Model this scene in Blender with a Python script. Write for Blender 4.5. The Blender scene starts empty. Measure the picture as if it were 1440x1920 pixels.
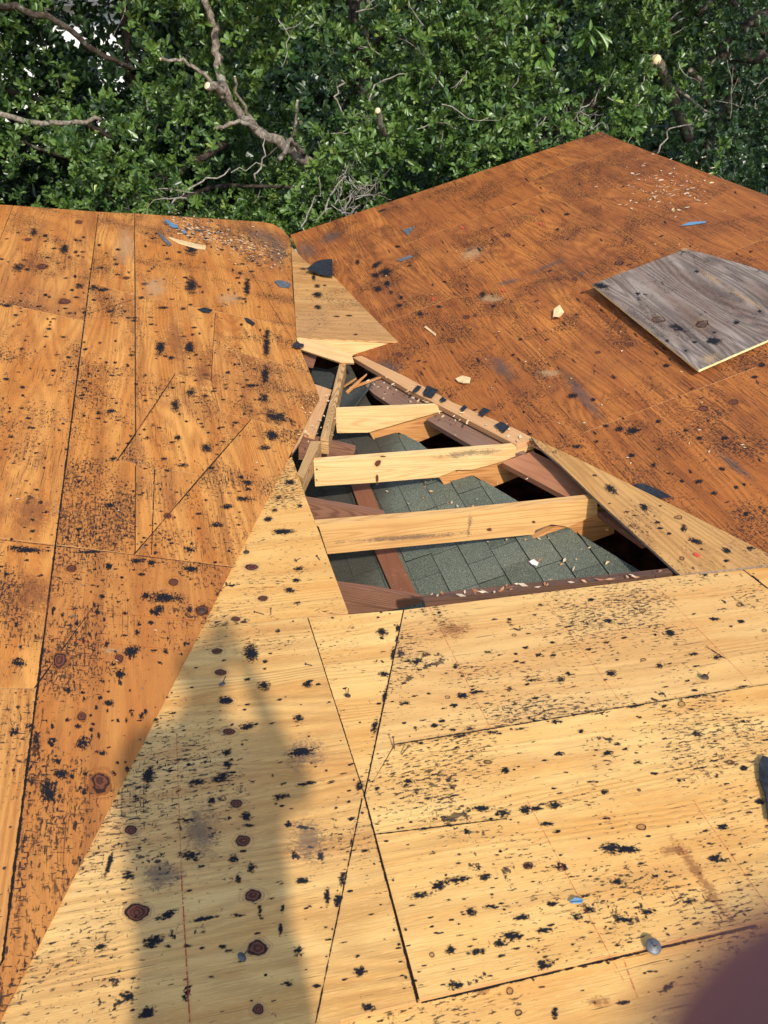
import bpy, bmesh, math, random
import numpy as np
from mathutils import Vector, Matrix, noise as mnoise
random.seed(7); rng=np.random.default_rng(11)
SC=bpy.context.scene
COL=SC.collection
# ------------------------------------------------------------------ camera
K=.55
CAM=Vector((-1.933587*K,-9.155296*K,4.036508*K)); YAW,PIT,ROL=0.268019,0.602957,-0.033804; F=1524.823
def cam_axes():
    f=Vector((math.sin(YAW)*math.cos(PIT),math.cos(YAW)*math.cos(PIT),-math.sin(PIT)))
    r=Vector((math.cos(YAW),-math.sin(YAW),0)); d=f.cross(r)
    c,s=math.cos(ROL),math.sin(ROL)
    return c*r+s*d, -s*r+c*d, f
RT,DN,FW=cam_axes()
cd=bpy.data.cameras.new('camera'); cam=bpy.data.objects.new('camera',cd); COL.objects.link(cam); SC.camera=cam
M=Matrix((( RT.x,-DN.x,-FW.x,CAM.x),(RT.y,-DN.y,-FW.y,CAM.y),(RT.z,-DN.z,-FW.z,CAM.z),(0,0,0,1)))
cam.matrix_world=M
cd.sensor_fit='VERTICAL'; cd.sensor_height=36; cd.lens=36*F/1920; cd.clip_start=.004; cd.clip_end=500
cd.dof.use_dof=True; cd.dof.focus_distance=3.1; cd.dof.aperture_fstop=9.0
# ------------------------------------------------------------------ world + sun
SUN_EL=math.radians(42); sh=Vector((.02,1.,0)).normalized()   # direction shadows fall
w=bpy.data.worlds.new("World"); SC.world=w; w.use_nodes=True
nt=w.node_tree; bg=nt.nodes['Background']; sk=nt.nodes.new('ShaderNodeTexSky'); sk.sky_type='NISHITA'; sk.sun_disc=False
sk.sun_elevation=SUN_EL; sk.sun_rotation=math.atan2(-sh.x,-sh.y)
nt.links.new(sk.outputs[0],bg.inputs[0]); bg.inputs[1].default_value=.15
sl=bpy.data.lights.new('sun','SUN'); sl.energy=2.45; sl.angle=math.radians(1.4); sl.color=(1,.94,.84)
so=bpy.data.objects.new('sun',sl); COL.objects.link(so)
sd=Vector((sh.x*math.cos(SUN_EL),sh.y*math.cos(SUN_EL),-math.sin(SUN_EL)))
so.rotation_euler=sd.to_track_quat('-Z','Y').to_euler(); so.location=(0,-6,9)
SC.view_settings.view_transform='Standard'; SC.view_settings.look='None'; SC.view_settings.gamma=1
SC.view_settings.exposure=.82
SC.render.resolution_x=768; SC.render.resolution_y=1024
# ------------------------------------------------------------------ planes and pixel rays
TL=.30651; CA=-.014857; CB=-.109736
def pl(a,b,off=0.):      # z = a x + b y
    n=Vector((-a,-b,1)).normalized(); return (n,off)
PL={'L':(-TL,0),'R':(TL,0),'C':(CA,CB)}
def P(k,off=0.): return pl(*PL[k],off)
def P3(a,b,c):
    n=(b-a).cross(c-a).normalized()
    if n.z<0: n=-n
    return (n,n.dot(a))
def ray(p):
    return (RT*((p[0]-720)/F)+DN*((p[1]-960)/F)+FW).normalized()
def hit(p,pln,off=0.):
    n,d=pln
    if len(p)==3:       # world x,y on the plane
        return Vector((p[0],p[1],(d+off-n.x*p[0]-n.y*p[1])/n.z))
    r=ray(p); t=(d+off-n.dot(CAM))/n.dot(r); return CAM+r*t
def atY(px,py,Y):
    r=ray((px,py)); return CAM+r*((Y-CAM.y)/r.y)
# ------------------------------------------------------------------ object helpers
def tag(o,label=None,cat=None,group=None,kind=None):
    if label: o['label']=label
    if cat: o['category']=cat
    if group: o['group']=group
    if kind: o['kind']=kind
    return o
def thing(name,label,cat,loc=(0,0,0),group=None):
    o=bpy.data.objects.new(name,None); COL.objects.link(o); o.location=loc; o.empty_display_size=.1
    return tag(o,label,cat,group)
class MB:
    def __init__(s): s.v=[];s.f=[];s.m=[];s.uv=[];s.dc=[];s.mats=[]
    def mi(s,m):
        if m not in s.mats: s.mats.append(m)
        return s.mats.index(m)
    def face(s,pts,mat,uv=None,dc=None,g=None,uo=(0,0)):
        b=len(s.v); s.v+= [tuple(p) for p in pts]; s.f.append(list(range(b,b+len(pts)))); s.m.append(s.mi(mat))
        if uv is None:
            n=Vector((0,0,0))
            for i in range(len(pts)):
                n+=Vector(pts[i]).cross(Vector(pts[(i+1)%len(pts)]))
            n=n.normalized() if n.length>1e-12 else Vector((0,0,1))
            gg=Vector(g) if g is not None else Vector((1,0,0))
            e=gg-n*gg.dot(n)
            if e.length<.25: e=n.orthogonal(); 
            e.normalize(); h=n.cross(e)
            uv=[(Vector(p).dot(e)+uo[0],Vector(p).dot(h)+uo[1]) for p in pts]
        s.uv.append(uv); s.dc.append(dc or [(0,0)]*len(pts))
    def slab(s,pts,n,t,mat,g,uo=(0,0),side=None):
        n=Vector(n); pts=[Vector(p) for p in pts]
        nn=Vector((0,0,0))
        for i in range(len(pts)): nn+=pts[i].cross(pts[(i+1)%len(pts)])
        if nn.dot(n)<0: pts=pts[::-1]
        lo=[p-n*t for p in pts]
        s.face(pts,mat,g=g,uo=uo); s.face(lo[::-1],side or mat,g=g,uo=uo)
        k=len(pts)
        for i in range(k):
            j=(i+1)%k; s.face([pts[i],lo[i],lo[j],pts[j]],side or mat,g=g,uo=uo)
    def tube(s,pts,rad,mat,seg=7,cap=None,uo=(0,0)):
        pts=[Vector(p) for p in pts]; rings=[]; L=0; ls=[]
        up=None
        for i,p in enumerate(pts):
            if i: L+=(p-pts[i-1]).length
            ls.append(L)
            t=(pts[min(i+1,len(pts)-1)]-pts[max(i-1,0)]).normalized()
            a=t.orthogonal().normalized() if up is None else (up-t*up.dot(t)).normalized()
            up=a; b=t.cross(a); r=rad[i] if hasattr(rad,'__len__') else rad
            rings.append([p+(a*math.cos(2*math.pi*k/seg)+b*math.sin(2*math.pi*k/seg))*r for k in range(seg)])
        for i in range(len(pts)-1):
            for k in range(seg):
                k2=(k+1)%seg
                s.face([rings[i][k],rings[i][k2],rings[i+1][k2],rings[i+1][k]],mat,uv=[(ls[i]+uo[0],k*.02),(ls[i]+uo[0],k*.02+.02),(ls[i+1]+uo[0],k*.02+.02),(ls[i+1]+uo[0],k*.02)])
        s.face(rings[0][::-1],mat); s.face(rings[-1],cap or mat)
    def build(s,name,parent=None,smooth=False,weld=False):
        me=bpy.data.meshes.new(name); me.from_pydata(s.v,[],s.f)
        for m in s.mats: me.materials.append(m)
        me.polygons.foreach_set('material_index',s.m)
        a=me.uv_layers.new(name='grain'); b=me.uv_layers.new(name='dc')
        a.data.foreach_set('uv',[c for f in s.uv for p in f for c in p]); b.data.foreach_set('uv',[c for f in s.dc for p in f for c in p])
        if weld:
            bm=bmesh.new(); bm.from_mesh(me); bmesh.ops.remove_doubles(bm,verts=bm.verts,dist=1e-5); bm.to_mesh(me); bm.free()
        if smooth: me.polygons.foreach_set('use_smooth',[True]*len(me.polygons))
        me.update()
        o=bpy.data.objects.new(name,me); COL.objects.link(o)
        if parent:
            o.parent=parent; o.matrix_parent_inverse=Matrix.Translation(parent.location).inverted()
        return o
def clip(poly,a,b):      # keep left of a->b (2d)
    out=[]; n=len(poly)
    def sd_(p): return (b[0]-a[0])*(p[1]-a[1])-(b[1]-a[1])*(p[0]-a[0])
    for i in range(n):
        p,q=poly[i],poly[(i+1)%n]; sp,sq=sd_(p),sd_(q)
        if sp>=0: out.append(p)
        if sp*sq<0:
            t=sp/(sp-sq); out.append((p[0]+t*(q[0]-p[0]),p[1]+t*(q[1]-p[1])))
    return out
def clipc(poly,reg):
    for i in range(len(reg)):
        if len(poly)<3: return []
        poly=clip(poly,reg[i],reg[(i+1)%len(reg)])
    return poly
def area(p): return sum(p[i][0]*p[(i+1)%len(p)][1]-p[(i+1)%len(p)][0]*p[i][1] for i in range(len(p)))/2
def inset(poly,d):
    if area(poly)<0: poly=poly[::-1]
    n=len(poly); out=[]
    # drop near duplicates
    poly=[p for i,p in enumerate(poly) if (p[0]-poly[i-1][0])**2+(p[1]-poly[i-1][1])**2>1e-8]; n=len(poly)
    for i in range(n):
        p0,p1,p2=poly[i-1],poly[i],poly[(i+1)%n]
        e1=Vector((p1[0]-p0[0],p1[1]-p0[1])).normalized(); e2=Vector((p2[0]-p1[0],p2[1]-p1[1])).normalized()
        n1=Vector((-e1.y,e1.x)); n2=Vector((-e2.y,e2.x)); m=n1+n2
        if m.length<.3: m=n1
        m=m.normalized(); c=max(.4,m.dot(n1)); out.append((p1[0]+m.x*d/c,p1[1]+m.y*d/c))
    return out
# ------------------------------------------------------------------ node helper
class NB:
    def __init__(s,name,disp=False):
        s.mat=bpy.data.materials.new(name); s.mat.use_nodes=True; s.t=s.mat.node_tree; s.n=s.t.nodes; s.l=s.t.links
        s.p=s.n['Principled BSDF']; s.out=s.n['Material Output']
    def sock(s,dst,v):
        if isinstance(v,bpy.types.NodeSocket): s.l.new(v,dst)
        elif v is not None:
            if hasattr(v,'__len__') and len(v)==3 and dst.type=='RGBA': v=(*v,1)
            dst.default_value=v
    def math(s,op,a,b=0.,c=None,clamp=False):
        x=s.n.new('ShaderNodeMath'); x.operation=op; x.use_clamp=clamp; s.sock(x.inputs[0],a); s.sock(x.inputs[1],b)
        if c is not None: s.sock(x.inputs[2],c)
        return x.outputs[0]
    def mix(s,f,a,b,mode='MIX'):
        x=s.n.new('ShaderNodeMix'); x.data_type='RGBA'; x.blend_type=mode; x.clamp_factor=True
        s.sock(x.inputs[0],f); s.sock(x.inputs[6],a); s.sock(x.inputs[7],b); return x.outputs[2]
    def uv(s,name):
        x=s.n.new('ShaderNodeUVMap'); x.uv_map=name; return x.outputs[0]
    def vmul(s,v,k):
        x=s.n.new('ShaderNodeVectorMath'); x.operation='MULTIPLY'; s.sock(x.inputs[0],v); s.sock(x.inputs[1],k); return x.outputs[0]
    def vadd(s,v,k):
        x=s.n.new('ShaderNodeVectorMath'); x.operation='ADD'; s.sock(x.inputs[0],v); s.sock(x.inputs[1],k); return x.outputs[0]
    def noise(s,v,sc=1.,det=2.,rough=.5,dist=0.,col=False):
        x=s.n.new('ShaderNodeTexNoise'); s.sock(x.inputs['Vector'],v); x.inputs['Scale'].default_value=sc; x.inputs['Detail'].default_value=det
        x.inputs['Roughness'].default_value=rough; x.inputs['Distortion'].default_value=dist
        return x.outputs['Color' if col else 'Fac']
    def step(s,v,lo,hi):
        x=s.n.new('ShaderNodeMapRange'); x.interpolation_type='SMOOTHSTEP'; s.sock(x.inputs[0],v); s.sock(x.inputs[1],lo); s.sock(x.inputs[2],hi); return x.outputs[0]
    def voro(s,v,sc=1.,rnd=1.):
        x=s.n.new('ShaderNodeTexVoronoi'); s.sock(x.inputs['Vector'],v); x.inputs['Scale'].default_value=sc; x.inputs['Randomness'].default_value=rnd; return x
    def sep(s,v):
        x=s.n.new('ShaderNodeSeparateXYZ'); s.sock(x.inputs[0],v); return x.outputs
    def bump(s,h,st=.3,d=.002):
        x=s.n.new('ShaderNodeBump'); x.inputs['Strength'].default_value=st; x.inputs['Distance'].default_value=d; s.sock(x.inputs['Height'],h); s.l.new(x.outputs[0],s.p.inputs['Normal'])
    def fin(s,col=None,rough=.7,spec=.3):
        if col is not None: s.sock(s.p.inputs['Base Color'],col)
        s.sock(s.p.inputs['Roughness'],rough); s.p.inputs['Specular IOR Level'].default_value=spec; return s.mat
TAR=(.010,.011,.014)
def warp(b,uv,sc=2.5,amt=.06,st=(1,1,1)):
    n=b.noise(b.vmul(uv,(.6,1.5,1)),sc,2,.5,0,True); n=b.vadd(n,(-.5,-.5,-.5)); return b.vadd(uv,b.vmul(n,(amt,amt,0)))
def plywood(name,light,mid,dark,fle=.5,cross=.2,ring=.25,knot=.75,blot=.5,weather=(.3,.2,.12),wamt=.3,nail=True,patch=2.2,tar=TAR,crack=.3,streak=.3):
    b=NB(name); uv=b.uv('grain'); uw=warp(b,uv)
    tone=b.noise(b.vmul(uw,(.7,5.5,1)),1.6,3,.55)
    col=b.mix(b.step(tone,.3,.72),light,mid)
    big=b.noise(uv,1.1,4,.6); col=b.mix(b.math('MULTIPLY',b.step(big,.42,.75),wamt),col,weather)
    rn=b.noise(b.vmul(uw,(.26,2.6,1)),1.5,1.2,.4); fr=b.math('FRACT',b.math('MULTIPLY',rn,26.))
    rl=b.math('SUBTRACT',1.,b.step(b.math('ABSOLUTE',b.math('SUBTRACT',fr,.5)),.05,.42))
    col=b.mix(b.math('MULTIPLY',rl,ring),col,dark)
    fib=b.noise(b.vmul(uv,(9,260,1)),1,3,.6)
    col=b.mix(b.math('MULTIPLY',b.step(fib,.5,.72),.35),col,dark)
    fib2=b.noise(b.vmul(uv,(30,300,1)),1,2,.6); col=b.mix(b.math('MULTIPLY',b.step(fib2,.52,.7),.25),col,(min(1,light[0]*1.25),min(1,light[1]*1.3),min(1,light[2]*1.5)))
    pt0=b.noise(b.vmul(uv,(.11,.11,1)),1.7,0.,.5); col=b.mix(b.math('MULTIPLY',b.step(pt0,.48,.62),.42),col,mid); col=b.mix(b.math('MULTIPLY',b.step(b.noise(b.vadd(uv,(7,3,0)),.22,0.),.5,.66),.3),col,weather)
    st=b.noise(b.vadd(b.vmul(uw,(.45,11,1)),(5,5,0)),1.3,4,.6); col=b.mix(b.math('MULTIPLY',b.step(st,.5,.68),streak),col,dark)
    # knots
    kv=b.voro(b.vmul(uw,(1.5,2.0,1)),1.); kc=b.sep(kv.outputs['Color'])
    kr=b.math('MULTIPLY',b.math('ADD',kc[1],.35),.05); kd=b.math('DIVIDE',kv.outputs['Distance'],kr)
    on=b.math('GREATER_THAN',kc[0],knot)
    sw=b.math('MULTIPLY',b.math('SUBTRACT',1.,b.step(kd,1.,3.2)),on)
    swr=b.step(b.math('SINE',b.math('MULTIPLY',kd,9.)),-.2,.9)
    col=b.mix(b.math('MULTIPLY',b.math('MULTIPLY',sw,swr),.45),col,dark)
    kb=b.math('MULTIPLY',b.math('SUBTRACT',1.,b.step(kd,.9,1.05)),on)
    kcol=b.mix(b.step(b.math('SINE',b.math('MULTIPLY',kd,14.)),-.5,1.),(.13,.045,.02),(.28,.12,.05))
    col=b.mix(kb,col,kcol)
    edge=b.math('MULTIPLY',b.math('MULTIPLY',b.step(kd,.8,.95),b.math('SUBTRACT',1.,b.step(kd,1.,1.15))),on); col=b.mix(edge,col,(.03,.012,.008))
    # tar flecks
    pt=b.noise(uv,patch,5,.62,.3); pm=b.step(pt,.36,.66)
    f1=b.noise(b.vmul(uw,(42,125,1)),1,5,.68)
    th=b.math('SUBTRACT',.735-.10*fle,b.math('MULTIPLY',pm,.15)); k1=b.step(f1,th,b.math('ADD',th,.07))
    f2=b.noise(b.vmul(uv,(150,42,1)),1,2.5,.6)
    th2=b.math('SUBTRACT',.75-.10*cross,b.math('MULTIPLY',pm,.15)); k2=b.step(f2,th2,b.math('ADD',th2,.07))
    k=b.math('MAXIMUM',k1,k2)
    cr=b.noise(b.vmul(uw,(5,170,1)),1,3,.6); cm=b.step(b.noise(b.vadd(uv,(2,9,0)),2.3,4,.6),.42,.62); th4=b.math('SUBTRACT',.76-.12*crack,b.math('MULTIPLY',cm,.08)); k=b.math('MAXIMUM',k,b.math('MULTIPLY',b.step(cr,th4,b.math('ADD',th4,.06)),.8))
    dn=b.noise(uv,34,5,.65); pt2=b.noise(b.vmul(uv,(1,1.6,1)),3.1,2,.5,.2)
    th3=b.math('SUBTRACT',.99-.12*blot,b.math('MULTIPLY',b.step(pt2,.42,.75),.42)); k3=b.step(dn,th3,b.math('ADD',th3,.05))
    k=b.math('MAXIMUM',k,k3)
    if nail:
        nv=b.voro(uv,7.5); k=b.math('MAXIMUM',k,b.math('MULTIPLY',b.math('LESS_THAN',nv.outputs['Distance'],b.math('MULTIPLY',b.sep(nv.outputs['Color'])[0],.045)),.85))
    col=b.mix(b.math('MULTIPLY',k,b.math('MULTIPLY_ADD',b.noise(uv,18,3,.6),.9,.45,clamp=True)),col,tar)
    h=b.math('ADD',b.math('MULTIPLY',fib,.7),b.math('MULTIPLY',rl,-.35)); h=b.math('ADD',h,b.math('MULTIPLY',k,-.5)); b.bump(h,.55,.0025)
    return b.fin(col,b.math('SUBTRACT',.78,b.math('MULTIPLY',k,.12)),.22)
def lumber(name,light,dark,ring=.5,kn=.85,dirt=.1,freq=20.,dirtc=(.05,.045,.045)):
    b=NB(name); uv=b.uv('grain'); uw=warp(b,uv,1.6,.03)
    n=b.noise(b.vmul(uw,(.5,8,1)),1.4,1,.4); fr=b.math('FRACT',b.math('MULTIPLY',n,freq))
    rl=b.math('POWER',b.math('MULTIPLY_ADD',b.math('SINE',b.math('MULTIPLY',n,freq*6.283)),.5,.5),2.5)
    col=b.mix(b.math('MULTIPLY',rl,ring),light,dark)
    fib=b.noise(b.vmul(uv,(6,200,1)),1,3,.6); col=b.mix(b.math('MULTIPLY',b.step(fib,.45,.75),.4),col,dark)
    t=b.noise(uv,3,3,.6); col=b.mix(b.math('MULTIPLY',b.step(t,.45,.75),.35),col,dark)
    kv=b.voro(b.vmul(uw,(2.6,7,1)),1.); kd=b.math('MULTIPLY',kv.outputs['Distance'],11.); on=b.math('GREATER_THAN',b.sep(kv.outputs['Color'])[0],kn)
    col=b.mix(b.math('MULTIPLY',b.math('SUBTRACT',1.,b.step(kd,.85,1.15)),on),col,(.12,.04,.02))
    sp=b.noise(uv,70,4,.7); dm=b.noise(uv,4,3,.6); k=b.math('MULTIPLY',b.step(b.math('ADD',sp,b.math('MULTIPLY',dm,.5)),.98-dirt*.4,1.08-dirt*.4),min(1,dirt*3))
    col=b.mix(k,col,dirtc)
    b.bump(b.math('ADD',fib,b.math('MULTIPLY',rl,-.3)),.5,.002)
    return b.fin(col,.75,.22)
def plain(name,col,rough=.7,spec=.3,metal=0,nz=0.,nsc=30):
    b=NB(name)
    if nz:
        t=b.n.new('ShaderNodeTexCoord').outputs['Object']; n=b.noise(t,nsc,4,.6)
        c=b.mix(b.step(n,.3,.7),tuple(x*(1-nz) for x in col),tuple(min(1,x*(1+nz)) for x in col)); b.bump(n,.4,.003)
    else: c=col
    m=b.fin(c,rough,spec); b.p.inputs['Metallic'].default_value=metal; return m
# surfaces lying on the sheets: residue, knots, chalk and joints
def alpha_mat(name,color,kind):
    b=NB(name); uv=b.uv('grain'); dc=b.sep(b.uv('dc')); 
    if kind in('tar','smear'):
        r=b.math('SQRT',b.math('ADD',b.math('MULTIPLY',dc[0],dc[0]),b.math('MULTIPLY',dc[1],dc[1])))
        n=b.noise(b.vmul(uv,(105,165,1)),1,5,.7); n2=b.noise(uv,22,3,.6); v=b.math('ADD',b.math('SUBTRACT',.78,r),b.math('MULTIPLY',b.math('SUBTRACT',n,.5),3.0))
        v=b.math('ADD',v,b.math('MULTIPLY',b.math('SUBTRACT',n2,.5),1.6))
        v=b.math('MULTIPLY',v,b.math('LESS_THAN',r,.99))
        a=b.math('MULTIPLY',b.step(v,.02,.42),.94) if kind=='tar' else b.math('MULTIPLY',b.step(v,-.1,.6),.45)
    elif kind=='line':
        n=b.noise(b.vmul(uv,(60,60,1)),1,3,.6); n2=b.noise(uv,6,2,.5)
        v=b.math('ADD',b.math('SUBTRACT',1.,b.math('ABSOLUTE',dc[1])),b.math('MULTIPLY',b.math('SUBTRACT',n,.5),2.6)); v=b.math('ADD',v,b.math('MULTIPLY',b.math('SUBTRACT',n2,.5),1.6))
        a=b.step(v,.15,.5)
    else:
        n=b.noise(uv,140,3,.6); a=b.math('MULTIPLY',b.step(n,.36,.6),.65)
    tr=b.n.new('ShaderNodeBsdfTransparent'); mx=b.n.new('ShaderNodeMixShader'); b.l.new(a,mx.inputs[0]); b.l.new(tr.outputs[0],mx.inputs[1]); b.l.new(b.p.outputs[0],mx.inputs[2]); b.l.new(mx.outputs[0],b.out.inputs[0])
    return b.fin(color,.75,.2)
def knot_mat(ringonly=False,hl=((.42,.2,.07),(.6,.36,.15))):
    b=NB('ring_knot' if ringonly else 'knot_wood'); uv=b.uv('grain'); dc=b.uv('dc'); s=b.sep(dc)
    r=b.math('SQRT',b.math('ADD',b.math('MULTIPLY',s[0],s[0]),b.math('MULTIPLY',s[1],s[1]))); n=b.noise(b.vmul(uv,(45,45,1)),1,4,.6)
    n2=b.noise(uv,9,2,.5); r=b.math('ADD',r,b.math('ADD',b.math('MULTIPLY',b.math('SUBTRACT',n,.5),.55),b.math('MULTIPLY',b.math('SUBTRACT',n2,.5),.9)))
    rings=b.step(b.math('SINE',b.math('MULTIPLY',r,26.)),-.6,1.)
    core=b.mix(rings,(.075,.022,.012),(.17,.055,.026)); halo=b.mix(rings,hl[0],hl[1])
    inner=b.math('SUBTRACT',1.,b.step(r,.40,.47)); c=b.mix(inner,halo,core)
    ed=b.math('MULTIPLY',b.step(r,.34,.40),b.math('SUBTRACT',1.,b.step(r,.45,.51))); c=b.mix(ed,c,(.03,.012,.007))
    a=b.math('MAXIMUM',b.math('SUBTRACT',1.,b.step(r,.46,.52)),b.math('MULTIPLY',b.math('MULTIPLY',b.math('SUBTRACT',1.,b.step(r,.5,.92)),rings),.75))
    if ringonly: a=b.math('MAXIMUM',ed,b.math('MULTIPLY',a,.22))
    tr=b.n.new('ShaderNodeBsdfTransparent'); mx=b.n.new('ShaderNodeMixShader'); b.l.new(a,mx.inputs[0]); b.l.new(tr.outputs[0],mx.inputs[1]); b.l.new(b.p.outputs[0],mx.inputs[2]); b.l.new(mx.outputs[0],b.out.inputs[0])
    return b.fin(c,.7,.25)
m_tar=alpha_mat('tar_residue',TAR,'tar'); m_smear=alpha_mat('grey_smear',(.12,.10,.09),'smear'); m_line=alpha_mat('dark_joint',(.012,.01,.009),'line')
m_chalk=alpha_mat('red_chalk',(.50,.033,.022),'chalk'); m_knot=knot_mat(); m_ringk=knot_mat(True); m_knotb=knot_mat(False,((.36,.13,.035),(.30,.095,.022))); m_ink=alpha_mat('black_ink',(.03,.03,.035),'chalk')
m_rust=alpha_mat('rust_smear',(.28,.10,.04),'smear'); m_palek=alpha_mat('pale_bare_wood',(.62,.40,.2),'smear')
pale=plywood('pale_plywood',(.91,.56,.185),(.72,.345,.088),(.42,.19,.055),crack=.55,streak=.28,fle=.95,cross=.05,ring=.14,knot=.88,blot=.75,weather=(.60,.33,.13),wamt=.45)
pale2=plywood('pale_plywood_clean',(.88,.54,.18),(.66,.315,.082),(.38,.17,.05),crack=.5,streak=.35,fle=.65,cross=.0,ring=.26,knot=.95,blot=.5,weather=(.58,.33,.14),wamt=.4)
orange=plywood('aged_orange_plywood',(.74,.335,.078),(.50,.165,.028),(.22,.07,.02),fle=.95,cross=.6,ring=.32,knot=.9,blot=.6,crack=.8,streak=.45,weather=(.36,.13,.04),wamt=.6,tar=(.022,.015,.012))
orange2=plywood('bright_orange_plywood',(.72,.36,.10),(.58,.24,.055),(.30,.10,.02),fle=.2,cross=.1,ring=.5,knot=.93,blot=.4,weather=(.5,.22,.08),wamt=.3)
rust=plywood("rust_brown_plywood",(.53,.185,.038),(.33,.098,.021),(.15,.042,.012),fle=.95,cross=.8,ring=.42,knot=.88,blot=.15,crack=1.25,streak=.5,tar=(.03,.016,.011),weather=(.22,.07,.025),wamt=.7,patch=2.6)
tan=plywood('tan_plywood',(.64,.345,.11),(.50,.235,.065),(.25,.11,.035),fle=.7,cross=.3,ring=.35,knot=.85,blot=.6,weather=(.4,.22,.1),wamt=.4)
grey=plywood('weathered_grey_plywood',(.34,.27,.21),(.18,.115,.08),(.05,.033,.027),fle=.6,cross=.3,ring=.5,knot=.85,blot=.6,weather=(.13,.075,.05),wamt=.9,crack=1.,streak=.6)
edgew=lumber('plywood_edge',(.60,.34,.13),(.25,.1,.035),.5,.99,.2,60)
edgey=plain('raw_yellow_edge',(.75,.60,.28),.8,.2,0,.2,60)
lpale=lumber('pale_pine',(.80,.53,.23),(.52,.27,.085),.55,.9,.05,14)
lpale2=lumber('honey_pine',(.66,.38,.14),(.42,.19,.055),.5,.88,.1,16)
lorange=lumber('orange_pine',(.62,.30,.10),(.36,.13,.035),.7,.9,.05,22)
lbrown=lumber('brown_old_pine',(.27,.13,.075),(.12,.05,.03),.75,.9,.25,26)
lbrown2=lumber('dusty_brown_plank',(.27,.15,.095),(.14,.07,.045),.35,.95,.42,12,(.20,.16,.13))
lred=lumber('reddish_plank',(.44,.19,.09),(.27,.10,.045),.35,.95,.15,8)
lred2=lumber('red_brown_sleeper',(.25,.095,.045),(.16,.055,.028),.25,.97,.3,8,(.35,.28,.2))
lgrain=lumber('wild_grain_pine',(.62,.37,.15),(.26,.12,.04),.85,.97,.1,34)
lpink=lumber('pinkish_pine',(.62,.34,.15),(.42,.20,.075),.35,.95,.1,12)
felt=plain('black_roofing_felt',(.02,.022,.027),.75,.3,0,.5,45)
feltg=plain('grey_felt_scrap',(.11,.12,.13),.8,.2,0,.4,60)
steel=plain('galvanised_steel',(.14,.145,.15),.5,.4,.5); rustm=plain('rusty_steel',(.10,.06,.045),.6,.3,.5)
# ------------------------------------------------------------------ decals appended to a sheet's mesh
def disc(mb,c,w,h,ang,pln,mat,g,off,uo,seg=14,jit=.12):
    """ellipse given in photo pixels, laid on the sheet's own plane"""
    n=pln[0]; c0=hit(c,pln,off); ca,sa=math.cos(math.radians(ang)),math.sin(math.radians(ang))
    ex=hit((c[0]+w/2*ca,c[1]+w/2*sa),pln,off)-c0; ey=hit((c[0]-h/2*sa,c[1]+h/2*ca),pln,off)-c0
    pts=[];dcs=[]
    for k in range(seg):
        a=2*math.pi*k/seg; pts.append(c0+ex*math.cos(a)+ey*math.sin(a)); dcs.append((math.cos(a),math.sin(a)))
    e=(Vector(g)-n*Vector(g).dot(n)).normalized(); hh=n.cross(e); 
    nn=(pts[1]-pts[0]).cross(pts[2]-pts[0])
    if nn.dot(n)<0: pts=pts[::-1]; dcs=dcs[::-1]
    mb.face(pts,mat,uv=[(p.dot(e)+uo[0],p.dot(hh)+uo[1]) for p in pts],dc=dcs)
def strip(mb,a,b,wm,pln,mat,g,off,uo,k=1):
    n=pln[0]; A=hit(a,pln,off); B=hit(b,pln,off); d=(B-A).normalized(); s=n.cross(d)*wm/2
    e=(Vector(g)-n*Vector(g).dot(n)).normalized(); hh=n.cross(e); pts=[A-s,B-s,B+s,A+s]
    mb.face(pts,mat,uv=[(p.dot(e)+uo[0],p.dot(hh)+uo[1]) for p in pts],dc=[(0,-1),(0,-1),(0,1),(0,1)])
DOFF=[.0006]
def nextoff():
    DOFF[0]+=.00004
    if DOFF[0]>.0021: DOFF[0]=.0006
    return DOFF[0]
def inside(p,poly):
    c=False;n=len(poly)
    for i in range(n):
        a,b=poly[i],poly[i-1]
        if (a[1]>p[1])!=(b[1]>p[1]) and p[0]<(b[0]-a[0])*(p[1]-a[1])/(b[1]-a[1])+a[0]: c=not c
    return c
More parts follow.
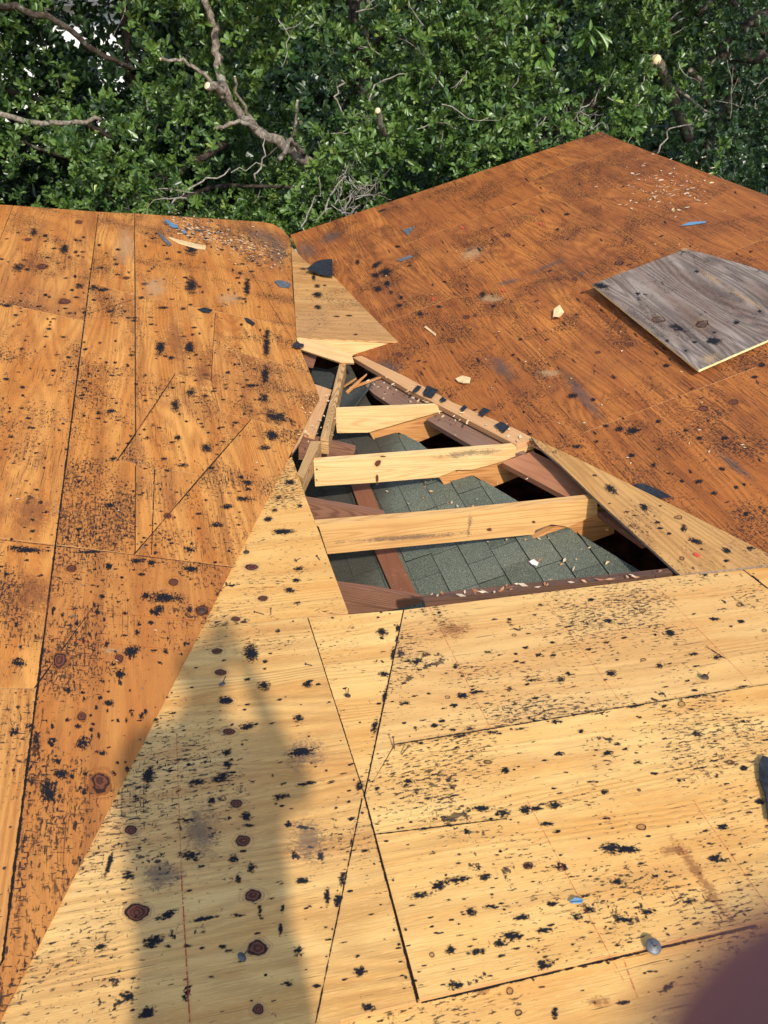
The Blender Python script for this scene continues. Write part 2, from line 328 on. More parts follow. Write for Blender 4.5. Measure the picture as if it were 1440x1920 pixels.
class Deck:
    """a roof slope: panels on one plane; residue lists are shared out to the panel they lie on"""
    def __init__(s,root,pln,g,mat,thick=.012,gap=.0022,off=0.):
        s.root=root;s.pl=(pln[0],pln[1]+off);s.g=Vector(g);s.mat=mat;s.t=thick;s.gap=gap;s.panels=[]
    def add(s,poly,mat=None,gap=None,dz=0.,label=None,g=None,region=None,name='plywood_panel'):
        pts=[hit(p,s.pl) for p in poly]; p2=[(p.x,p.y) for p in pts]
        if area(p2)<0: p2=p2[::-1]
        if region: p2=clipc(p2,region)
        if len(p2)<3 or abs(area(p2))<.002: return
        s.panels.append(dict(p=p2,mat=mat or s.mat,gap=s.gap if gap is None else gap,dz=dz,label=label,g=Vector(g) if g else s.g,dec=[],name=name,uo=(random.uniform(0,50),random.uniform(0,50))))
    def dec(s,kind,items,**kw):
        for it in items:
            c=hit(it[:2],s.pl) if len(it)!=2 else hit(((it[0][0]+it[1][0])/2,(it[0][1]+it[1][1])/2),s.pl)
            best=None
            for p in s.panels:
                if inside((c.x,c.y),p['p']): best=p
            if best is None: continue
            best['dec'].append((kind,it,kw))
    def build(s):
        for p in s.panels:
            mb=MB(); n=s.pl[0]; pln=(n,s.pl[1]+p['dz']); q=inset(p['p'],p['gap']); pts=[hit((a[0],a[1],0),pln) for a in q]
            mb.slab(pts,n,s.t,p['mat'],p['g'],p['uo'],edgew)
            for kind,it,kw in p['dec']:
                o=nextoff()
                if kind=='line': strip(mb,it[0],it[1],kw.get('w',.005),pln,kw['mat'],p['g'],o,p['uo'])
                else:
                    ang=it[4] if len(it)>4 else kw.get('ang',0); sc=kw.get('sc_',1.)
                    disc(mb,it[:2],it[2]*sc,it[3]*sc,ang,pln,kw['mat'],p['g'],o,p['uo'])
            rn_=random.Random(len(mb.f)); m_=len(q)
            for i in range(m_):
                a0=Vector(q[i]); a1=Vector(q[(i+1)%m_]); ln=(a1-a0).length
                if ln<.15: continue
                t_=.05
                while t_<ln-.03:
                    if rn_.random()<.62:
                        dd=(a1-a0)/ln; c_=a0+dd*t_+Vector((-dd.y,dd.x))*rn_.uniform(.009,.018); c3=hit((c_.x,c_.y,0),pln,.0023); rd=rn_.uniform(.0025,.0042); e_=Vector((1,0,0)); e_=(e_-n*e_.dot(n)).normalized(); f_=n.cross(e_)
                        mb.face([c3+(e_*math.cos(k_*math.pi/3.5)+f_*math.sin(k_*math.pi/3.5))*rd for k_ in range(7)],rustm)
                    t_+=rn_.uniform(.09,.2)
            o=mb.build(p['name'],s.root)
            if p['label']: o['label']=p['label']
def zz(lst,z,ox,oy):      # zoomed measurements -> photo pixels
    return [(a[0]/z+ox,a[1]/z+oy,a[2]/z,a[3]/z)+tuple(a[4:]) for a in lst]
LC=lambda y:(.376*y,y); 
# ================================================================== LEFT SLOPE
rootL=thing('roof_deck','orange-brown plywood roof slope on the left with tall joints running away to the trees','roof deck',(-1.2,-1,0.37))
L=Deck(rootL,P('L'),(0,1,0),orange)
L.add([(-400,357),(25,385),(-204,980),(-400,966)])
L.add([(25,385),(185,397),(158,602),(-43,558)])
L.add([(-43,558),(158,602),(104,1021),(-204,985)])
L.add([(-204,985),(104,1021),(70,1291),(-300,1288)])
L.add([(-300,1288),(70,1291),(5,1800),(-2.9,-7.2,'w'),(-4.2,-7.2,'w')],orange2,label='clean bright orange panel with strong wavy grain')
L.add([(185,397),(252,400),(253,554),(168,529)])
L.add([(168,529),(253,554),(254,815),(219,864),(254,869),(254,1040),(104,1021)])
L.add([(252,400),(492,416),(512,420),(530,430),(545,447),(549,540),(556,614),(254,554)])
L.add([(254,554),(404,584),(396,714),(328,702),(254,815)])
L.add([(404,584),(556,614),(556,645),(564,655),(583,702),(504,675),(412,652),(399,660)])
L.add([(399,660),(412,652),(504,675),(583,702),(592,724),(600,747),(575,793),(570,804),(546,806),(471,786),(412,772),(396,714)])
L.add([(328,702),(396,714),(412,772),(471,786),(378,891),(219,864),(254,815)])
L.add([(471,786),(546,806),(570,804),(437,1062),(250,1041),(378,891)])
L.add([(254,869),(378,891),(254,1038)])
L.add([(104,1021),(437,1062),(380,1178),(10,1900),(*LC(-7.2),'w'),(-2.9,-7.2,'w'),(5,1800),(70,1291)])
tarL=zz([(780,235,50,50),(985,200,80,35),(1090,215,50,50),(1020,295,70,30),(950,850,120,110),(865,1010,95,70),(1130,560,60,60),(1050,450,60,60),(770,795,35,45),(490,1130,90,45),(785,1225,75,60),(600,1500,130,120),(730,1580,110,45),(430,1730,110,90),(105,1430,70,70),(95,1705,35,30),(220,1385,60,45),(650,1310,25,25),(560,330,60,20),(140,930,120,80),(350,1850,150,200),(260,1500,80,200),(120,100,160,30),(380,560,20,90)],3.84,0,1000)
tarL+=zz([(735,385,170,60),(715,440,60,50),(860,255,100,35),(850,170,60,40),(610,220,60,30),(970,60,70,30),(685,230,40,30),(490,245,30,35),(120,170,160,30),(400,180,150,14)],2.4,0,960)
tarL+=zz([(1220,1095,70,55),(1200,700,35,120),(1195,820,40,90),(1190,930,50,50),(1240,1010,130,60,15),(1072,478,35,18),(1200,640,30,60),(930,1150,60,50),(820,1230,60,20),(1115,1305,60,25),(500,985,45,20),(95,705,35,18),(800,1105,40,25),(770,745,30,18),(510,1200,35,25),(495,1410,60,30),(30,843,35,14),(50,1100,30,20),(30,510,50,20),(1190,1150,60,30),(1020,1415,60,25),(860,260,60,60),(860,420,60,90),(720,700,50,90),(850,700,60,60),(860,900,50,50),(790,960,50,60),(420,430,60,30),(460,440,60,20),(730,520,60,14),(1110,430,35,90),(150,180,40,40),(290,260,50,50),(80,340,60,40),(360,420,50,30),(1130,870,60,20),(1100,1380,90,30)],2.4,0,360)
L.dec('d',tarL,mat=m_tar,sc_=1.25)
rr=random.Random(3)
L.dec('d',[(rr.uniform(0,500),rr.uniform(430,1100),rr.uniform(5,17),rr.uniform(3,8)) for _ in range(420)],mat=m_tar)
L.dec('d',[(rr.uniform(30,360),rr.uniform(1100,1500),rr.uniform(6,16),rr.uniform(5,18)) for _ in range(120)],mat=m_tar)
L.dec('d',[(112,1238,34,34),(134,1065,22,17),(154,1343,22,24),(188,1466,44,46),(223,1234,17,16),(379,1144,32,21),(325,1092,20,16),(315,967,16,11)]+zz([(355,135,34,16),(185,335,58,26),(290,490,58,26),(125,213,34,16),(655,412,36,14),(570,385,40,16)],2.4,0,360),mat=m_knotb,sc_=1.7)
L.dec('line',[((185,397),(168,529)),((168,529),(104,1021)),((104,1021),(70,1291)),((70,1291),(5,1800))],mat=m_line,w=.008)
L.dec('line',[((180,1130),(65,1290)),((252,400),(254,815)),((328,702),(219,864)),((471,786),(250,1041)),((0,1012),(250,1040))],mat=m_line,w=.0045)
L.dec('line',[((462,497),(550,640)),((160,590),(254,560)),((290,880),(284,1040)),((520,930),(430,1090)),((254,1041),(437,1064))],mat=m_line,w=.005)
L.dec('line',[((30,1190),(400,1225)),((120,1142),(440,1170))],mat=m_chalk,w=.002)
L.dec('d',[(235,460,50,110),(290,540,60,60),(430,560,60,30),(210,1220,50,16)],mat=m_palek)
L.dec('d',[(330,640,60,110),(380,700,40,90),(60,960,120,90),(60,1120,110,120)],mat=m_rust)
L.dec('line',[((545,452),(555,634))],mat=m_line,w=.014)
L.dec('d',[(495,445,110,50,20),(520,470,50,90)],mat=m_smear)
L.build()
# ================================================================== RIGHT SLOPE
rootR=thing('roof_deck','dark rust-brown plywood roof slope rising to the ridge on the right','roof deck',(1.8,0,.55))
R=Deck(rootR,P('R'),(0,1,0),rust,gap=.0014)
regR=[(0.0,0.0),(2.94,-8.6),(2.94,2.43),(0.05,2.66)]
xs=[-.01,.845,2.055,2.945]
ys=[[-9,-6,-3.6,-2.295,.18,2.8],[-9,-6.69,-4.25,-1.815,1.445,2.8],[-9,-5.5,-3.03,-.59,1.85,2.8]]
for i in range(3):
    for j in range(len(ys[i])-1):
        R.add([(xs[i],ys[i][j],'w'),(xs[i+1],ys[i][j],'w'),(xs[i+1],ys[i][j+1],'w'),(xs[i],ys[i][j+1],'w')],region=regR)
tarR=zz([(30,725,30,40),(130,740,90,35,-30),(125,795,60,35),(190,840,60,45),(210,888,40,30),(180,780,90,60),(705,905,45,60,20),(370,1000,50,35),(160,445,60,14,-20),(255,960,40,25),(265,915,40,25),(475,965,40,20),(500,830,30,14),(1110,547,34,20),(140,870,60,40),(250,640,40,20),(910,1140,35,20),(760,960,40,20),(1160,465,40,18)],2.88,660,240)
tarR+=zz([(155,710,110,35),(400,240,60,40),(260,395,45,35),(345,570,50,30),(520,770,60,35),(665,835,50,45),(860,945,40,25),(975,945,80,35),(1075,1025,55,35),(1225,985,50,30),(1280,965,40,25),(1295,1165,50,40),(520,600,120,70),(280,675,50,30),(880,600,40,25),(770,890,40,20),(435,590,80,55),(120,370,90,50),(750,165,60,30),(700,540,50,30),(980,655,60,30),(1150,650,60,30),(1350,240,70,30),(1400,160,60,30),(1130,860,60,30)],3.6,1040,640)
R.dec('d',tarR,mat=m_tar,sc_=1.1)
R.dec('d',[(rr.uniform(700,1430),rr.uniform(330,980),rr.uniform(6,18),rr.uniform(3,6),rr.choice([-20,45,50])) for _ in range(150)],mat=m_tar)
R.dec('d',zz([(835,578,44,24),(640,660,60,24),(618,1018,56,32),(665,1012,34,28),(535,1148,54,26),(255,1222,46,26),(290,1190,26,16),(395,1262,24,14)],2.88,660,240)+zz([(525,893,70,42),(253,992,56,32),(585,1392,66,34),(1400,1515,66,44)],3.27,1000,220)+zz([(1005,455,110,60),(1210,410,80,50),(290,75,50,25)],3.6,1040,640),mat=m_knotb,sc_=1.7)
R.dec('d',zz([(850,830,150,34,-10),(1060,745,250,22,-24),(1240,785,70,20,-20)],2.88,660,240)+[(1375,872,100,20,38)],mat=m_smear,sc_=1.2)
R.dec('d',[(575,470,60,50,20),(620,445,60,30,-20),(720,690,90,40,10),(940,690,90,40,40),(1090,740,160,30,50),(980,1000,20,20),(1180,590,120,30,50)],mat=m_smear)
R.dec('d',[(885,475,60,30,-20),(1165,520,60,30,-20),(920,560,60,20),(1030,700,60,20)],mat=m_palek)
R.dec('line',[((0.845,2.6,'w'),(0.845,-2.2,'w')),((2.055,2.4,'w'),(2.055,0,'w')),((.1,.18,'w'),(.845,.18,'w')),((.9,1.445,'w'),(2.0,1.445,'w')),((.9,-1.815,'w'),(2.0,-1.815,'w'))],mat=m_line,w=.006)
R.build()
# ================================================================== PALE MIDDLE SLOPE
rootC=thing('roof_deck','pale yellow plywood slope in front with black tar spots and red chalk lines','roof deck',(0,-4,.4))
C=Deck(rootC,P('C'),(1,-.02,0),pale,off=-.008)
gC=hit((1360,1745),P('C'))-hit((785,1872),P('C')); C.g=gC.normalized()
regC=[(0,0),LC(-7.2)]; cr=lambda y:(-.3414*y,y)
regC=[(0.02,0.0),(.376*-7.4-.02,-7.4),(2.6,-7.4),(2.6,-7.4*1.03)]
regC=[(.01,.03),(.376*-7.2-.012,-7.2),(.3414*7.2+.03,-7.2)]
C.add([(531,864),(548,856),(565,905),(575,935),(600,1000),(614,1040),(654,1148),(380,1179),(360,1183)],pale,label='long tapering pale offcut along the left valley')
C.add([(360,1182),(577,1158),(683,1490),(783,1880),(640,1915),(540,2200),(-700,2200)],pale2,region=regC,dz=.004)
C.add([(577,1158),(757,1143),(683,1492)],pale)
C.add([(757,1143),(1388,1064),(1450,1110),(1450,1281),(740,1396),(683,1492)],region=regC)
C.add([(1388,1064),(1800,1012),(1800,1224),(1450,1281),(1450,1110)],region=regC)
C.add([(740,1396),(1800,1222),(1800,1640),(785,1876),(683,1492)],region=regC,dz=.002)
C.add([(520,1930),(783,1868),(1800,1632),(1800,2300),(300,2300)],region=regC,dz=-.013,gap=.001)
C.add([(-2.7,-3.16,'w'),(2.5,-3.16,'w'),(2.5,-7.2,'w'),(-2.7,-7.2,'w')],region=regC,dz=-.03)
C.panels.insert(0,C.panels.pop())
C.add([(-1.9,-4.75,'w'),(2.5,-4.75,'w'),(2.5,-7.2,'w'),(-2.7,-7.2,'w')],region=regC,dz=-.012)
tC=zz([(70,735,80,45),(600,880,90,45),(545,945,60,30),(915,840,70,45),(1265,775,70,55),(215,930,80,35),(555,680,50,35),(1115,605,60,35),(1030,555,50,25),(890,1385,65,45),(25,1505,60,40),(285,1100,35,35),(320,1200,50,25),(1250,1270,80,35),(1400,1125,50,25),(920,365,45,30),(1090,335,40,20),(800,1125,100,30),(1230,1055,120,30),(165,425,35,60,10),(155,500,25,70,12),(130,600,30,100,12),(80,880,40,150,14),(10,1080,44,110,14),(540,1110,50,25),(240,1460,60,25),(850,605,40,20),(1210,520,40,20),(430,1180,120,16,-9),(600,1150,130,18,-9),(1000,1100,130,18,-9),(60,450,90,60),(290,650,90,40),(780,585,80,30),(1080,775,110,25,-5),(700,855,120,25,-5),(420,1080,70,30),(660,1100,80,30),(60,650,40,25)],3.6,700,1060)
tC+=zz([(995,65,50,25),(180,245,70,30),(300,395,65,30),(745,485,70,60),(1250,400,55,30),(295,550,50,25),(670,710,75,45),(325,765,80,50),(1080,655,80,40),(910,630,80,30),(945,1195,85,45),(305,1330,75,35),(370,1272,55,30),(220,1310,60,25),(110,1182,60,22),(1270,1440,60,40),(1080,1495,60,35),(810,1530,35,35),(20,770,50,30),(920,888,40,20),(500,1000,150,20,-9),(900,935,230,18,-9),(250,1050,140,20,-9),(1270,860,100,18,-9),(1060,380,90,25),(1350,90,140,14,40),(1070,620,170,12,32),(1270,1110,80,25),(640,1480,60,25),(280,1610,60,40)],3.79,1060,1060)
tC+=zz([(875,508,65,30),(322,618,60,40),(570,232,50,20),(530,238,50,35),(660,450,70,40),(540,445,40,30),(1245,420,55,35),(905,385,120,30),(600,820,80,50),(865,765,110,55),(270,895,70,40),(1105,710,75,50),(1345,655,80,40),(455,90,40,30),(845,22,40,25),(770,610,60,40),(630,590,60,30),(640,995,30,50),(790,960,20,20),(480,710,80,40),(440,740,60,30),(250,760,60,40),(600,690,70,25),(900,650,70,25),(1020,490,40,25),(1410,205,40,25),(270,500,110,30,-8),(380,490,60,40),(360,230,90,30),(450,250,60,40),(640,220,60,30),(860,380,90,50),(1150,580,70,22,-10),(990,620,60,24),(520,640,90,25,-8),(750,560,60,20),(720,640,60,30),(130,560,80,30,-10),(350,770,90,25,-10),(400,600,80,20),(610,290,60,16),(1270,300,60,25),(830,270,60,16),(950,60,50,20),(200,520,60,40),(1060,905,90,25,-30),(900,960,80,25)],2,720,1400)
tC+=zz([(700,150,80,100),(760,190,30,20),(755,300,60,60),(950,298,45,30),(585,365,70,35),(680,482,80,40,-20),(910,450,60,40),(590,603,40,35),(590,655,50,40),(560,715,100,45,-15),(450,735,120,30),(520,820,40,30),(680,888,70,40),(690,930,60,15),(420,1065,100,50),(150,1155,80,60),(240,700,60,100,20),(410,905,100,18),(860,925,40,30),(940,940,90,18,8),(965,1028,30,20),(1010,1070,30,50),(895,1065,50,45),(320,1335,110,45,-25),(260,1450,130,50,-25),(20,1475,70,50),(915,1500,60,70),(150,1700,95,60),(230,1775,100,60,-30),(1190,1590,60,50),(1225,1750,70,40),(740,1310,30,80),(840,1300,25,50),(830,1400,20,60),(995,1655,40,20),(640,1335,70,15),(570,1475,40,18),(410,1472,45,18),(325,1475,40,15),(1110,1170,40,80,10),(1090,1270,40,60,10),(480,1350,140,25,-12),(400,630,150,14,-8),(930,600,150,40,-10),(840,800,100,30,-12),(960,740,120,20,-10),(620,1080,60,60),(700,1120,50,50),(640,1170,30,40),(930,1180,60,40),(1150,900,40,20),(1040,1250,30,90),(60,1100,26,160,18),(1185,760,40,60,14),(1150,1000,14,60,12),(410,1680,40,100,15),(860,1640,60,40)],2.4,180,1160)
tC+=zz([(235,1520,80,30),(230,1710,60,30),(245,1165,40,25),(190,1035,60,40),(130,1120,40,30),(105,1190,40,20),(70,1240,60,40),(230,1585,50,30),(190,1640,70,40),(150,1310,140,40),(120,1870,30,16),(430,1795,30,16)],3,480,560)
C.dec('d',tC,mat=m_tar,sc_=1.22)
C.dec('d',[(rr.uniform(690,1440),rr.uniform(1130,1860),rr.uniform(7,22),rr.uniform(3,7),-8) for _ in range(270)]+[(rr.uniform(200,690),rr.uniform(1200,1900),rr.uniform(6,20),rr.uniform(3,8),-12) for _ in range(130)],mat=m_tar)
C.dec('d',zz([(470,960,240,400),(940,600,260,220),(960,1000,280,300),(300,1150,260,200)],2.4,180,1160),mat=m_smear,sc_=.9)
C.dec('d',[(1310,1640,30,260,-35),(1265,1595,80,26,-5),(850,1180,90,40),(905,1860,40,16),(1120,1880,60,30)],mat=m_rust)
C.dec('d',zz([(545,147,54,30),(560,242,50,27),(590,372,66,34),(597,507,66,36),(632,832,60,42),(665,998,66,50),(157,953,64,44),(706,1240,92,64),(182,1322,100,70),(730,1483,96,74),(733,1757,58,54)],2.4,180,1160)+[(473,1063,26,13),(493,1122,22,12),(442,1160,20,12)],mat=m_knot,sc_=1.9)
C.dec('d',zz([(350,600,46,32),(500,890,44,28),(775,1328,60,34),(950,470,40,24)],3.6,700,1060)+zz([(550,320,55,30),(555,670,60,34),(1240,282,55,32),(783,562,44,26),(1415,462,50,30),(1165,1397,60,36),(828,985,55,40)],3.79,1060,1060)+zz([(965,302,40,26),(388,58,40,20),(540,445,36,30),(180,780,34,28),(470,915,34,34),(505,998,44,36),(1298,58,38,20),(1440,300,20,16)],2,720,1400),mat=m_ringk,sc_=1.7)
C.dec('line',[((804,1137),(988,1500)),((988,1500),(1170,1840)),((1018,1118),(1299,1500)),((1299,1500),(1440,1700)),((1232,1100),(1440,1314)),((331,1380),(340,1640)),((340,1640),(356,1915))],mat=m_chalk,w=.0018)
C.dec('line',[((1170,1800),(1195,1870)),((340,1640),(356,1918))],mat=m_chalk,w=.003)
C.dec('line',[((577,1158),(683,1490)),((683,1490),(783,1880)),((757,1143),(683,1492)),((740,1396),(1100,1337)),((1388,1064),(1440,1104)),((785,1876),(1120,1798)),((380,1179),(654,1148))],mat=m_line,w=.0055)
C.dec('line',[((679,1497),(592,1918)),((700,1565),(950,1535)),((1100,1337),(1440,1283)),((1120,1798),(1440,1722))],mat=m_line,w=.004)
C.dec('line',[((790,1880),(1100,1809)),((1100,1809),(1420,1736))],mat=m_line,w=.007)
C.build()
# grade stamp in black ink on the big pale sheet
def stamp():
    pln=(P('C')[0],P('C')[1]-.008+.004); mb=MB(); g=C.g; uo=(3,3)
    for a,b in [((229,1478),(270,1463)),((270,1463),(269,1526)),((229,1478),(228,1530)),((195,1537),(269,1517))]:
        strip(mb,a,b,.003,pln,m_ink,g,.0023,uo)
    o=mb.build('ink_stamp',rootC)
    for i,(tx,px,py,sz) in enumerate([('TECO',262,1472,.026),('TESTED',243,1474,.024),('RATED',226,1490,.017),('MILL',212,1507,.015)]):
        cu=bpy.data.curves.new('stamp_text','FONT'); cu.body=tx; cu.size=sz; cu.materials.append(m_ink)
        t=bpy.data.objects.new('tmp',cu); COL.objects.link(t)
        A=hit((px,py),pln,.0024); B=hit((px-1,py+40),pln,.0024); d=(B-A).normalized(); n=pln[0]; u=n.cross(d)
        mw=Matrix(((d.x,u.x,n.x,A.x),(d.y,u.y,n.y,A.y),(d.z,u.z,n.z,A.z),(0,0,0,1)))
        bpy.context.view_layer.update(); me=bpy.data.meshes.new_from_object(t); COL.objects.unlink(t); bpy.data.objects.remove(t)
        me.transform(mw); me.name='stamp_lettering'
        if not me.uv_layers: me.uv_layers.new(name='grain')
        me.uv_layers[0].name='grain'
        for lp in me.loops:
            p=me.vertices[lp.vertex_index].co; me.uv_layers[0].data[lp.index].uv=(p.x,p.y)
        q=bpy.data.objects.new('stamp_lettering',me); COL.objects.link(q); q.parent=o
stamp()
# ================================================================== BOARDS
def flat(name,label,cat,poly,pln,t,mat,ga,gb,off=0.,decs=(),side=None,group=None):
    pts=[hit(p,pln,off) for p in poly]; n=pln[0]; g=(hit(gb,pln,off)-hit(ga,pln,off)).normalized(); uo=(random.uniform(0,40),random.uniform(0,40))
    mb=MB(); mb.slab(pts,n,t,mat,g,uo,side)
    for it,m,s in decs: disc(mb,it[:2],it[2]*s,it[3]*s,it[4] if len(it)>4 else 0,(n,pln[1]+off),m,g,nextoff(),uo)
    o=mb.build(name); return tag(o,label,cat,group)
def upright(name,label,cat,poly,A,B,pln,off,t,mat,shift=0.,group=None,decs=()):
    """a board standing on edge: its face holds line A-B and the plane's normal"""
    a=hit(A,pln,off); b=hit(B,pln,off); m=(b-a).cross(Vector((0,0,1))).normalized()
    if m.dot(CAM-a)<0: m=-m
    fp=(m,m.dot(a)-shift); pts=[hit(p,fp) for p in poly]; mb=MB(); uo=(random.uniform(0,40),random.uniform(0,40)); gg=(b-a).normalized(); mb.slab(pts,m,t,mat,gg,uo)
    for it,mm,sc in decs: disc(mb,it[:2],it[2]*sc,it[3]*sc,it[4] if len(it)>4 else 0,fp,mm,gg,nextoff(),uo)
    return tag(mb.build(name),label,cat,group)
Cp,Rp,Lp=P('C'),P('R'),P('L'); SOFF=-.10
rb=[[(627,769),(632,812),(690,811),(725,801),(857,763),(842,760)],[(588,865),(591,912),(700,905),(822,895),(856,881),(885,881),(941,866),(1008,838),(1000,834)],[(592,984),(598,988),(614,1039),(1001,1002),(1004,994),(1034,983),(1065,988),(1120,964),(1120,934),(860,962)]]
upright('rafter','smallest pale tapered jack rafter, the farthest of the three across the roof hole','rafter',rb[0],(627,769),(842,760),Cp,-.02,.032,lpale,group='pale jack rafters across the hole')
upright('rafter','middle pale jack rafter with a dark split knot and a jagged pointed right end','rafter',rb[1],(588,865),(1000,834),Cp,-.02,.032,lpale,group='pale jack rafters across the hole',decs=[((708,869,16,22,40),m_knot,1.3),((707,897,7,20),m_knot,1.3),((717,856,14,4),m_knot,1.5),((594,880,4,3),m_tar,1.5),((594,900,4,3),m_tar,1.5),((880,850,130,14,-5),m_smear,1.2)])
upright('rafter','longest honey-coloured jack rafter nearest the camera, with a small round dark knot','rafter',rb[2],(598,988),(1120,934),Cp,-.02,.036,lpale2,group='pale jack rafters across the hole',decs=[((917,993,13,9),m_knot,1.5),((1001,979,8,6),m_knot,1.5),((760,1008,220,8,-4),m_smear,1.5),((880,985,8,44,8),m_smear,1.3)])
upright('roof_joist','short orange joist showing below the farthest pale rafter','joist',[(690,806),(735,790),(843,765),(850,800),(827,812),(777,832),(715,850)],(627,769),(842,760),Cp,-.02,.03,lorange,shift=.02)
upright('roof_joist','orange joist showing below the pointed end of the middle rafter','joist',[(820,890),(941,860),(1000,842),(1012,880),(970,895),(915,917),(850,935)],(588,865),(1000,834),Cp,-.02,.03,lorange,shift=.02)
upright('roof_joist','orange joist with a dark nail hole below the right end of the nearest rafter','joist',[(1000,1010),(1056,980),(1147,950),(1152,1000),(1098,1020),(1020,1045)],(598,988),(1120,934),Cp,-.02,.03,lorange,shift=.02)
# left brown rafter ends
upright('rafter','reddish-brown weathered rafter end pointing right just above the middle pale rafter','rafter',[(560,817),(600,825),(667,841),(663,852),(640,862),(560,862)],(600,825),(667,841),Lp,-.03,.035,lbrown,group='old brown rafter ends on the left side of the hole')
upright('rafter','brown weathered rafter end between the middle and nearest pale rafters','rafter',[(560,934),(579,939),(722,964),(718,975),(640,990),(588,975)],(579,939),(722,964),Lp,-.05,.035,lbrown,group='old brown rafter ends on the left side of the hole')
upright('rafter','brown split rafter end in the near corner of the hole beside the pale sheets','rafter',[(625,1097),(641,1101),(700,1108),(797,1126),(775,1135),(656,1160),(640,1150)],(641,1101),(797,1126),Lp,-.075,.035,lbrown,group='old brown rafter ends on the left side of the hole')
# sleeper on shingles
flat('sleeper_board','flat red-brown board lying on the green shingles from the middle rafter to the near edge','board',[(655,900),(690,900),(742,1030),(782,1116),(742,1124),(702,1031)],Rp,.03,lred2,(659,908),(735,1111),off=SOFF+.04)
# planks on the right side
flat('valley_plank','dusty grey-brown plank in the upper right of the hole above the farthest rafter','board',[(684,722),(718,707),(813,757),(742,766),(700,738)],Rp,.035,lbrown2,(700,737),(740,760),off=-.045)
flat('valley_plank','dusty purple-brown plank with blue chalk specks between the far and middle rafters','board',[(799,786),(841,767),(966,833),(990,852),(900,845)],Rp,.035,lbrown2,(799,786),(894,838),off=-.045)
flat('valley_plank','clean reddish plank between the middle and nearest rafters','board',[(941,867),(998,846),(1060,876),(1112,932),(1078,940)],Rp,.035,lred,(941,867),(1070,935),off=-.045)
flat('valley_plank','dark brown plank in deep shade under the triangular pale board','board',[(1120,960),(1180,950),(1225,1010),(1203,1018)],Rp,.035,lbrown,(1129,965),(1200,1015),off=-.06)
fl=zz([],1,0,0)
flat('valley_board','narrow tan board along the cut edge of the rust-brown slope, littered with felt scraps','board',[(661,670),(677,667),(760,706),(850,755),(964,803),(1001,822),(968,834),(845,771),(818,757),(760,728),(714,701)],Rp,.035,lpink,(661,670),(968,834),off=.006)
# triangular board
Tdec=[(x,m_tar,1.2) for x in zz([(380,1000,110,70,35),(600,1120,70,50,35),(485,1150,40,20),(540,1175,30,16),(690,1220,60,25),(712,1262,50,20),(775,1297,40,22),(870,1260,60,60,40),(1160,1480,40,22),(1325,1395,60,28),(990,1402,28,18),(950,1350,120,40,20),(1160,1410,90,40,30),(270,905,40,16),(710,1110,28,12),(370,1095,30,12)],3.6,1040,640)]
Tdec+=[(x,m_ringk,1.7) for x in zz([(840,1185,70,40),(525,1243,50,30),(860,1465,55,38)],3.6,1040,640)]
Tt=P3(hit((996,819),Rp,.03),hit((1440,1038),Rp,.014),hit((1275,1077),Cp,-.004))
triang=flat('plywood_offcut','long triangular tan plywood piece lapping over the right edge of the hole','plywood',[(996,819),(1100,868),(1250,942),(1480,1058),(1440,1059),(1275,1077),(1262,1066),(1121,939),(1050,871),(1010,838)],Tt,.011,tan,(1050,871),(1275,1077),decs=Tdec,side=plain('grey_ply_edge',(.22,.16,.11),.8,.2,0,.3,60))
# grey loose sheet
gA=hit((1110,533),Rp,.075); gB=hit((1310,694),Rp,.05); gD=hit((1285,467),Rp,.03); Gp=P3(gA,gB,gD)
Gdec=[(x,m_tar,1.15) for x in zz([(420,1035,120,44,8),(1000,945,40,20),(885,1290,130,40,18),(1100,1370,120,55),(1250,1255,50,35),(1110,1318,30,16),(820,1370,35,20),(935,1432,30,16),(1390,1188,30,18),(990,1378,30,16),(640,1080,40,16)],3.27,1000,220)]
Gdec+=[(x,m_ringk,1.9) for x in zz([(1045,1265,100,60),(770,1240,90,45)],3.27,1000,220)]+[(x,m_palek,1.6) for x in zz([(1085,1480,90,60),(1090,980,130,26,35),(1300,1110,260,20,32),(930,810,40,16)],3.27,1000,220)]
gs=flat('plywood_sheet','loose weathered grey plywood sheet lying tilted on the rust-brown slope','plywood',[(1110,533),(1310,694),(1600,568),(1580,548),(1440,510),(1340,480),(1285,467)],Gp,.013,grey,(1110,533),(1310,694),decs=Gdec,side=edgey)
# D piece bridging the valley
dA=hit((745,640),Rp,.006); dB=hit((625,520),Rp,.004); dC=hit((553,632),Lp,.012); Dp=P3(dA,dB,dC)
Ddec=[(x,m_tar,1.2) for x in zz([(370,545,30,70),(395,605,50,25),(395,660,80,50),(400,740,60,30),(640,915,30,14),(600,795,50,15),(300,495,40,16),(520,800,60,12),(440,600,30,14)],3.43,480,360)]
Ddec+=[(x,m_knot,1.0) for x in zz([(350,860,60,60),(500,860,60,30)],3.43,480,360)][:0]
flat('plywood_offcut','pale four-sided plywood piece bridging the valley above the hole','plywood',[(546,462),(575,492),(628,520),(690,585),(746,640),(640,637),(556,632)],Dp,.011,tan,(556,632),(746,640),decs=Ddec,side=edgew)
upright('rafter','pale wedge-shaped rafter standing in the valley under the four-sided piece','rafter',[(560,637),(592,641),(740,643),(673,667),(659,667)],(592,643),(740,641),Dp,-.012,.035,lpale)
qA=hit((565,636),Lp,.05); qB=hit((663,681),Rp,.05); qC=hit((564,654),Lp,.02)
flat('plank','pinkish plank with an angled end lying across the top of the hole','board',[(556,635),(580,636),(659,663),(664,681),(640,680),(564,655)],P3(qA,qB,hit((610,646),Lp,.075)),.022,lpink,(564,654),(640,680),side=lpale)
